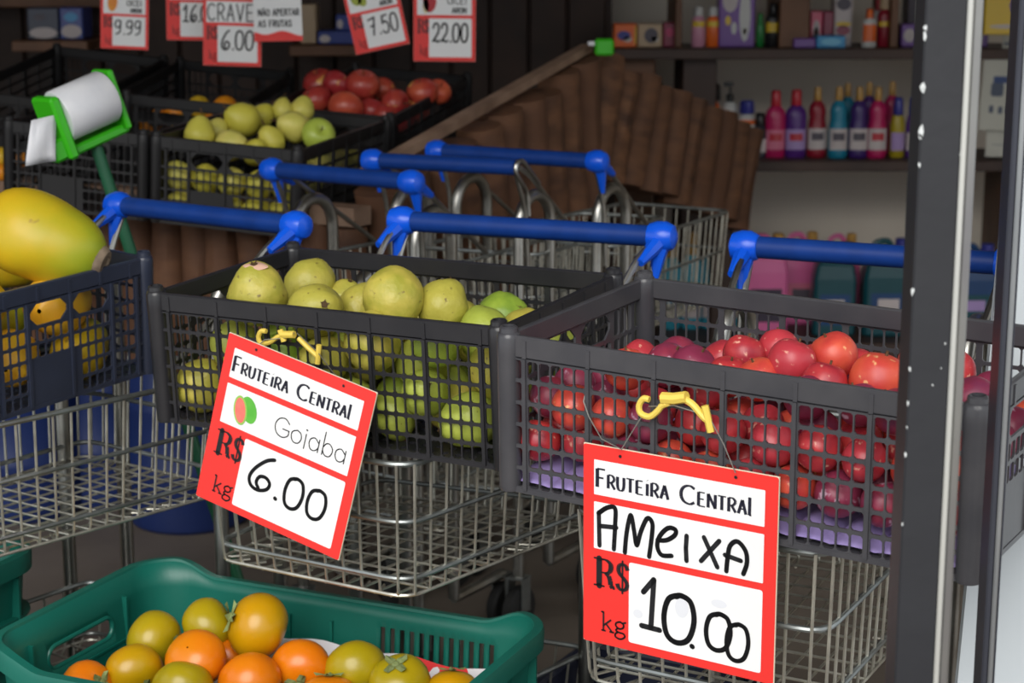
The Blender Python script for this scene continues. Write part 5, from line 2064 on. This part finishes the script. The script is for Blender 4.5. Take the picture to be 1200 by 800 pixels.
def jug(label, px, wpx, top_py, Y, m, capm, lab, mark):
    x = at(px, 300, Y=Y).x
    ztop = at(px, top_py, Y=Y).z
    h = ztop - zf
    w = wpx * Y / FPX
    root = thing('cleaner_jug', label, 'jug', (x, Y, zf), 0, gj)
    prof = [(-.5, 0), (.5, 0), (.5, .62), (.40, .80), (.22, .90), (-.22, .90), (-.40, .80), (-.5, .62)]
    # body as a bevelled stack
    import bmesh
    bm = bmesh.new()
    for sx, zz, sy in ((.46, 0, .42), (.5, .03, .5), (.5, .62, .5), (.44, .76, .46), (.26, .88, .26)):
        for a, b in ((-1, -1), (1, -1), (1, 1), (-1, 1)):
            bm.verts.new((a * sx * w * .86, b * sy * w * .62, zz * h)); bm.verts.new((a * sx * w, b * sy * w * .48, zz * h))
    bmesh.ops.convex_hull(bm, input=bm.verts)
    me = bpy.data.meshes.new('body'); bm.to_mesh(me); bm.free(); me.materials.append(m)
    obj_from('body', me, root, Matrix.Translation((x, Y, zf)))
    MB().tube(round_path([(x - w * .3, Y, zf + h * .74), (x - w * .3, Y, zf + h * .96), (x + w * .02, Y, zf + h * .99), (x + w * .12, Y, zf + h * .86)], .04), w * .07, 8).build('grip', m, root, smooth=True)
    MB().lathe([(w * .13, h * .86), (w * .14, h * .88), (w * .13, h * 1.0), (w * .10, h * 1.01)], 12, Matrix.Translation((x + w * .28, Y, zf))).build('cap', capm, root, smooth=True)
    vs = [Vector((x + a * w * .36, Y - w * .311, zf + b * h)) for a, b in ((-1, .12), (1, .12), (1, .46), (-1, .46))]
    lp = MB().add(vs, [(0, 1, 2, 3)]).build('label_print', lab, root)
    vs = [Vector((x + a * w * .22, Y - w * .314, zf + b * h)) for a, b in ((-1, .28), (1, .28), (1, .40), (-1, .40))]
    MB().add(vs, [(0, 1, 2, 3)]).build('label_mark', mark, lp)


jug('pink jug of cleaner at the left of the floor row', 897, 52, 274, 6.25, pinkj, gold, pm('label_dark', 60, 50, 70, .5), labw)
jug('pink jug of cleaner right of the first pink jug', 938, 48, 272, 6.40, pinkj, gold, labp, grey_)
jug('pink jug half hidden behind the dark teal jugs', 985, 44, 274, 6.50, pinkj, gold, labp, grey_)
jug('dark teal jug next to the pink jugs', 978, 50, 284, 6.20, tealj, tealj, bluej, labw)
jug('dark teal jug with a blue cap left of the black post', 1040, 58, 280, 6.20, tealj, blu, bluej, labw)
jug('dark blue jug seen right of the black post', 1140, 60, 286, 6.22, bluej, blu, tealj, labl)
for i, (px, tp, lab) in enumerate([(790, 276, 'leftmost cyan softener bottle behind the cart wires'), (815, 272, 'second cyan softener bottle behind the cart wires'), (840, 270, 'third cyan softener bottle behind the cart wires'), (864, 272, 'rightmost cyan softener bottle next to the pink jug')]):
    zt_ = at(px, tp, Y=6.3).z
    bottle(lab, px, 25, (zt_ - zf) * FPX / 6.3, zf, 6.3, pm('softener_cyan', 60, 160, 186), gold, labw, 'round', gj, print_=cyan)

# paper sheets pinned at the right
g = at(1165, 120, Y=5.2)


def sheet_(label, px0, py0, px1, py1, Y, marks, tilt=.0):
    a = at(px0, py0, Y=Y); b = at(px1, py1, Y=Y)
    c = (a + b) / 2
    W_, H_ = abs(b.x - a.x), abs(a.z - b.z)
    M = Matrix.Translation(c) @ Matrix.Rotation(tilt, 4, 'Y')
    root = thing('paper_notice', label, 'paper', rot=M, group='paper notices at the right')
    MB().rbox((0, 0, 0), (W_, .004, H_), .0015).build('sheet', mat('notice_paper', rgb(206, 206, 196), .7), root, world=False)
    for u, v, ru, rv, m in marks:
        p = Pen(W_, H_, -.0026); p.rect(u - ru, v - rv, u + ru, v + rv, min(ru, rv) * .5); p.build('printed_mark', m, root)


nk = pm('notice_ink', 90, 100, 120, .6)
sheet_('large paper notice with a blue heading at the right border', 1152, 64, 1200, 153, 6.30, [(.65, .33, .4, .045, pm('notice_blue', 70, 90, 140, .6)), (.35, .46, .14, .09, nk), (.25, .72, .05, .05, nk), (.45, .73, .05, .05, nk), (.62, .72, .05, .05, nk)], .03)
sheet_('lower paper sheet under the large notice', 1156, 152, 1200, 184, 6.33, [(.4, .55, .25, .01, nk)], .02)
sheet_('narrow paper strip above the large notice', 1176, 26, 1192, 62, 6.32, [(.5, .3, .4, .04, nk), (.5, .7, .4, .04, nk)], .0)

# ---------------------------------------------------------------- goods in the dark recess at the top left
rs = thing('recess_shelf', 'dim plank shelf with packs at the top left behind the display', 'shelf', at(66, 52, Y=6.3))
a, b = at(20, 46, Y=6.3), at(108, 46, Y=6.3)
MB().rbox(((a.x + b.x) / 2, 6.45, a.z - .02), (b.x - a.x, .45, .035), .003).build('plank', M_shelfwood, rs)
a2, b2 = at(340, 52, Y=6.3), at(420, 52, Y=6.3)
gr_ = 'packs in the dim recess'
for i, (p0, p1, h, m, mk, lab) in enumerate([(33, 70, 36, pm('pack_dark_blue', 40, 50, 76), [(.5, .2, .45, .18, labw), (.4, .7, .2, .1, grey_)], 'dark blue pack with a white base at the top left'),
                                            (71, 98, 36, pm('pack_blue', 54, 72, 150), [(.5, .25, .45, .22, labw), (.5, .7, .3, .15, cyan)], 'blue and white pack second at the top left')]):
    r_ = pack_box(lab, p0, p1, h, a.z, 6.30, m, mk, depth=.14)
    r_['group'] = gr_
rs2 = thing('recess_shelf', 'dim plank shelf holding blue packs behind the 7.50 sign', 'shelf', at(385, 54, Y=6.3))
MB().rbox(((a2.x + b2.x) / 2, 6.48, a2.z - .02), (b2.x - a2.x, .42, .035), .003).build('plank', M_shelfwood, rs2)
for p0, p1, h, yy, dz, lab in ((372, 416, 15, 6.32, 0, 'blue pack lying lowest behind the 7.50 sign'), (394, 418, 18, 6.36, 15, 'blue pack lying on top behind the 7.50 sign')):
    r_ = pack_box(lab, p0, p1, h, a2.z + dz * 6.3 / FPX, yy, pm('pack_blue', 54, 72, 150), [(.2, .4, .15, .3, labw)], depth=.14)
    r_['group'] = gr_
r_ = pack_box('brown carton beside the blue packs behind the notice', 352, 371, 45, a2.z, 6.34, beige, [], depth=.12)
r_['group'] = gr_

# pale beam along the top left of the dark partition
a = at(-40, 9, Y=6.5); b = at(122, 9, Y=6.5)
MB().rbox(((a.x + b.x) / 2, 6.6, a.z + .05), (b.x - a.x, .16, .10), .004).build('trim_3', M_shelfwood, kind='structure', label='brown wooden beam at the top left of the dark partition')
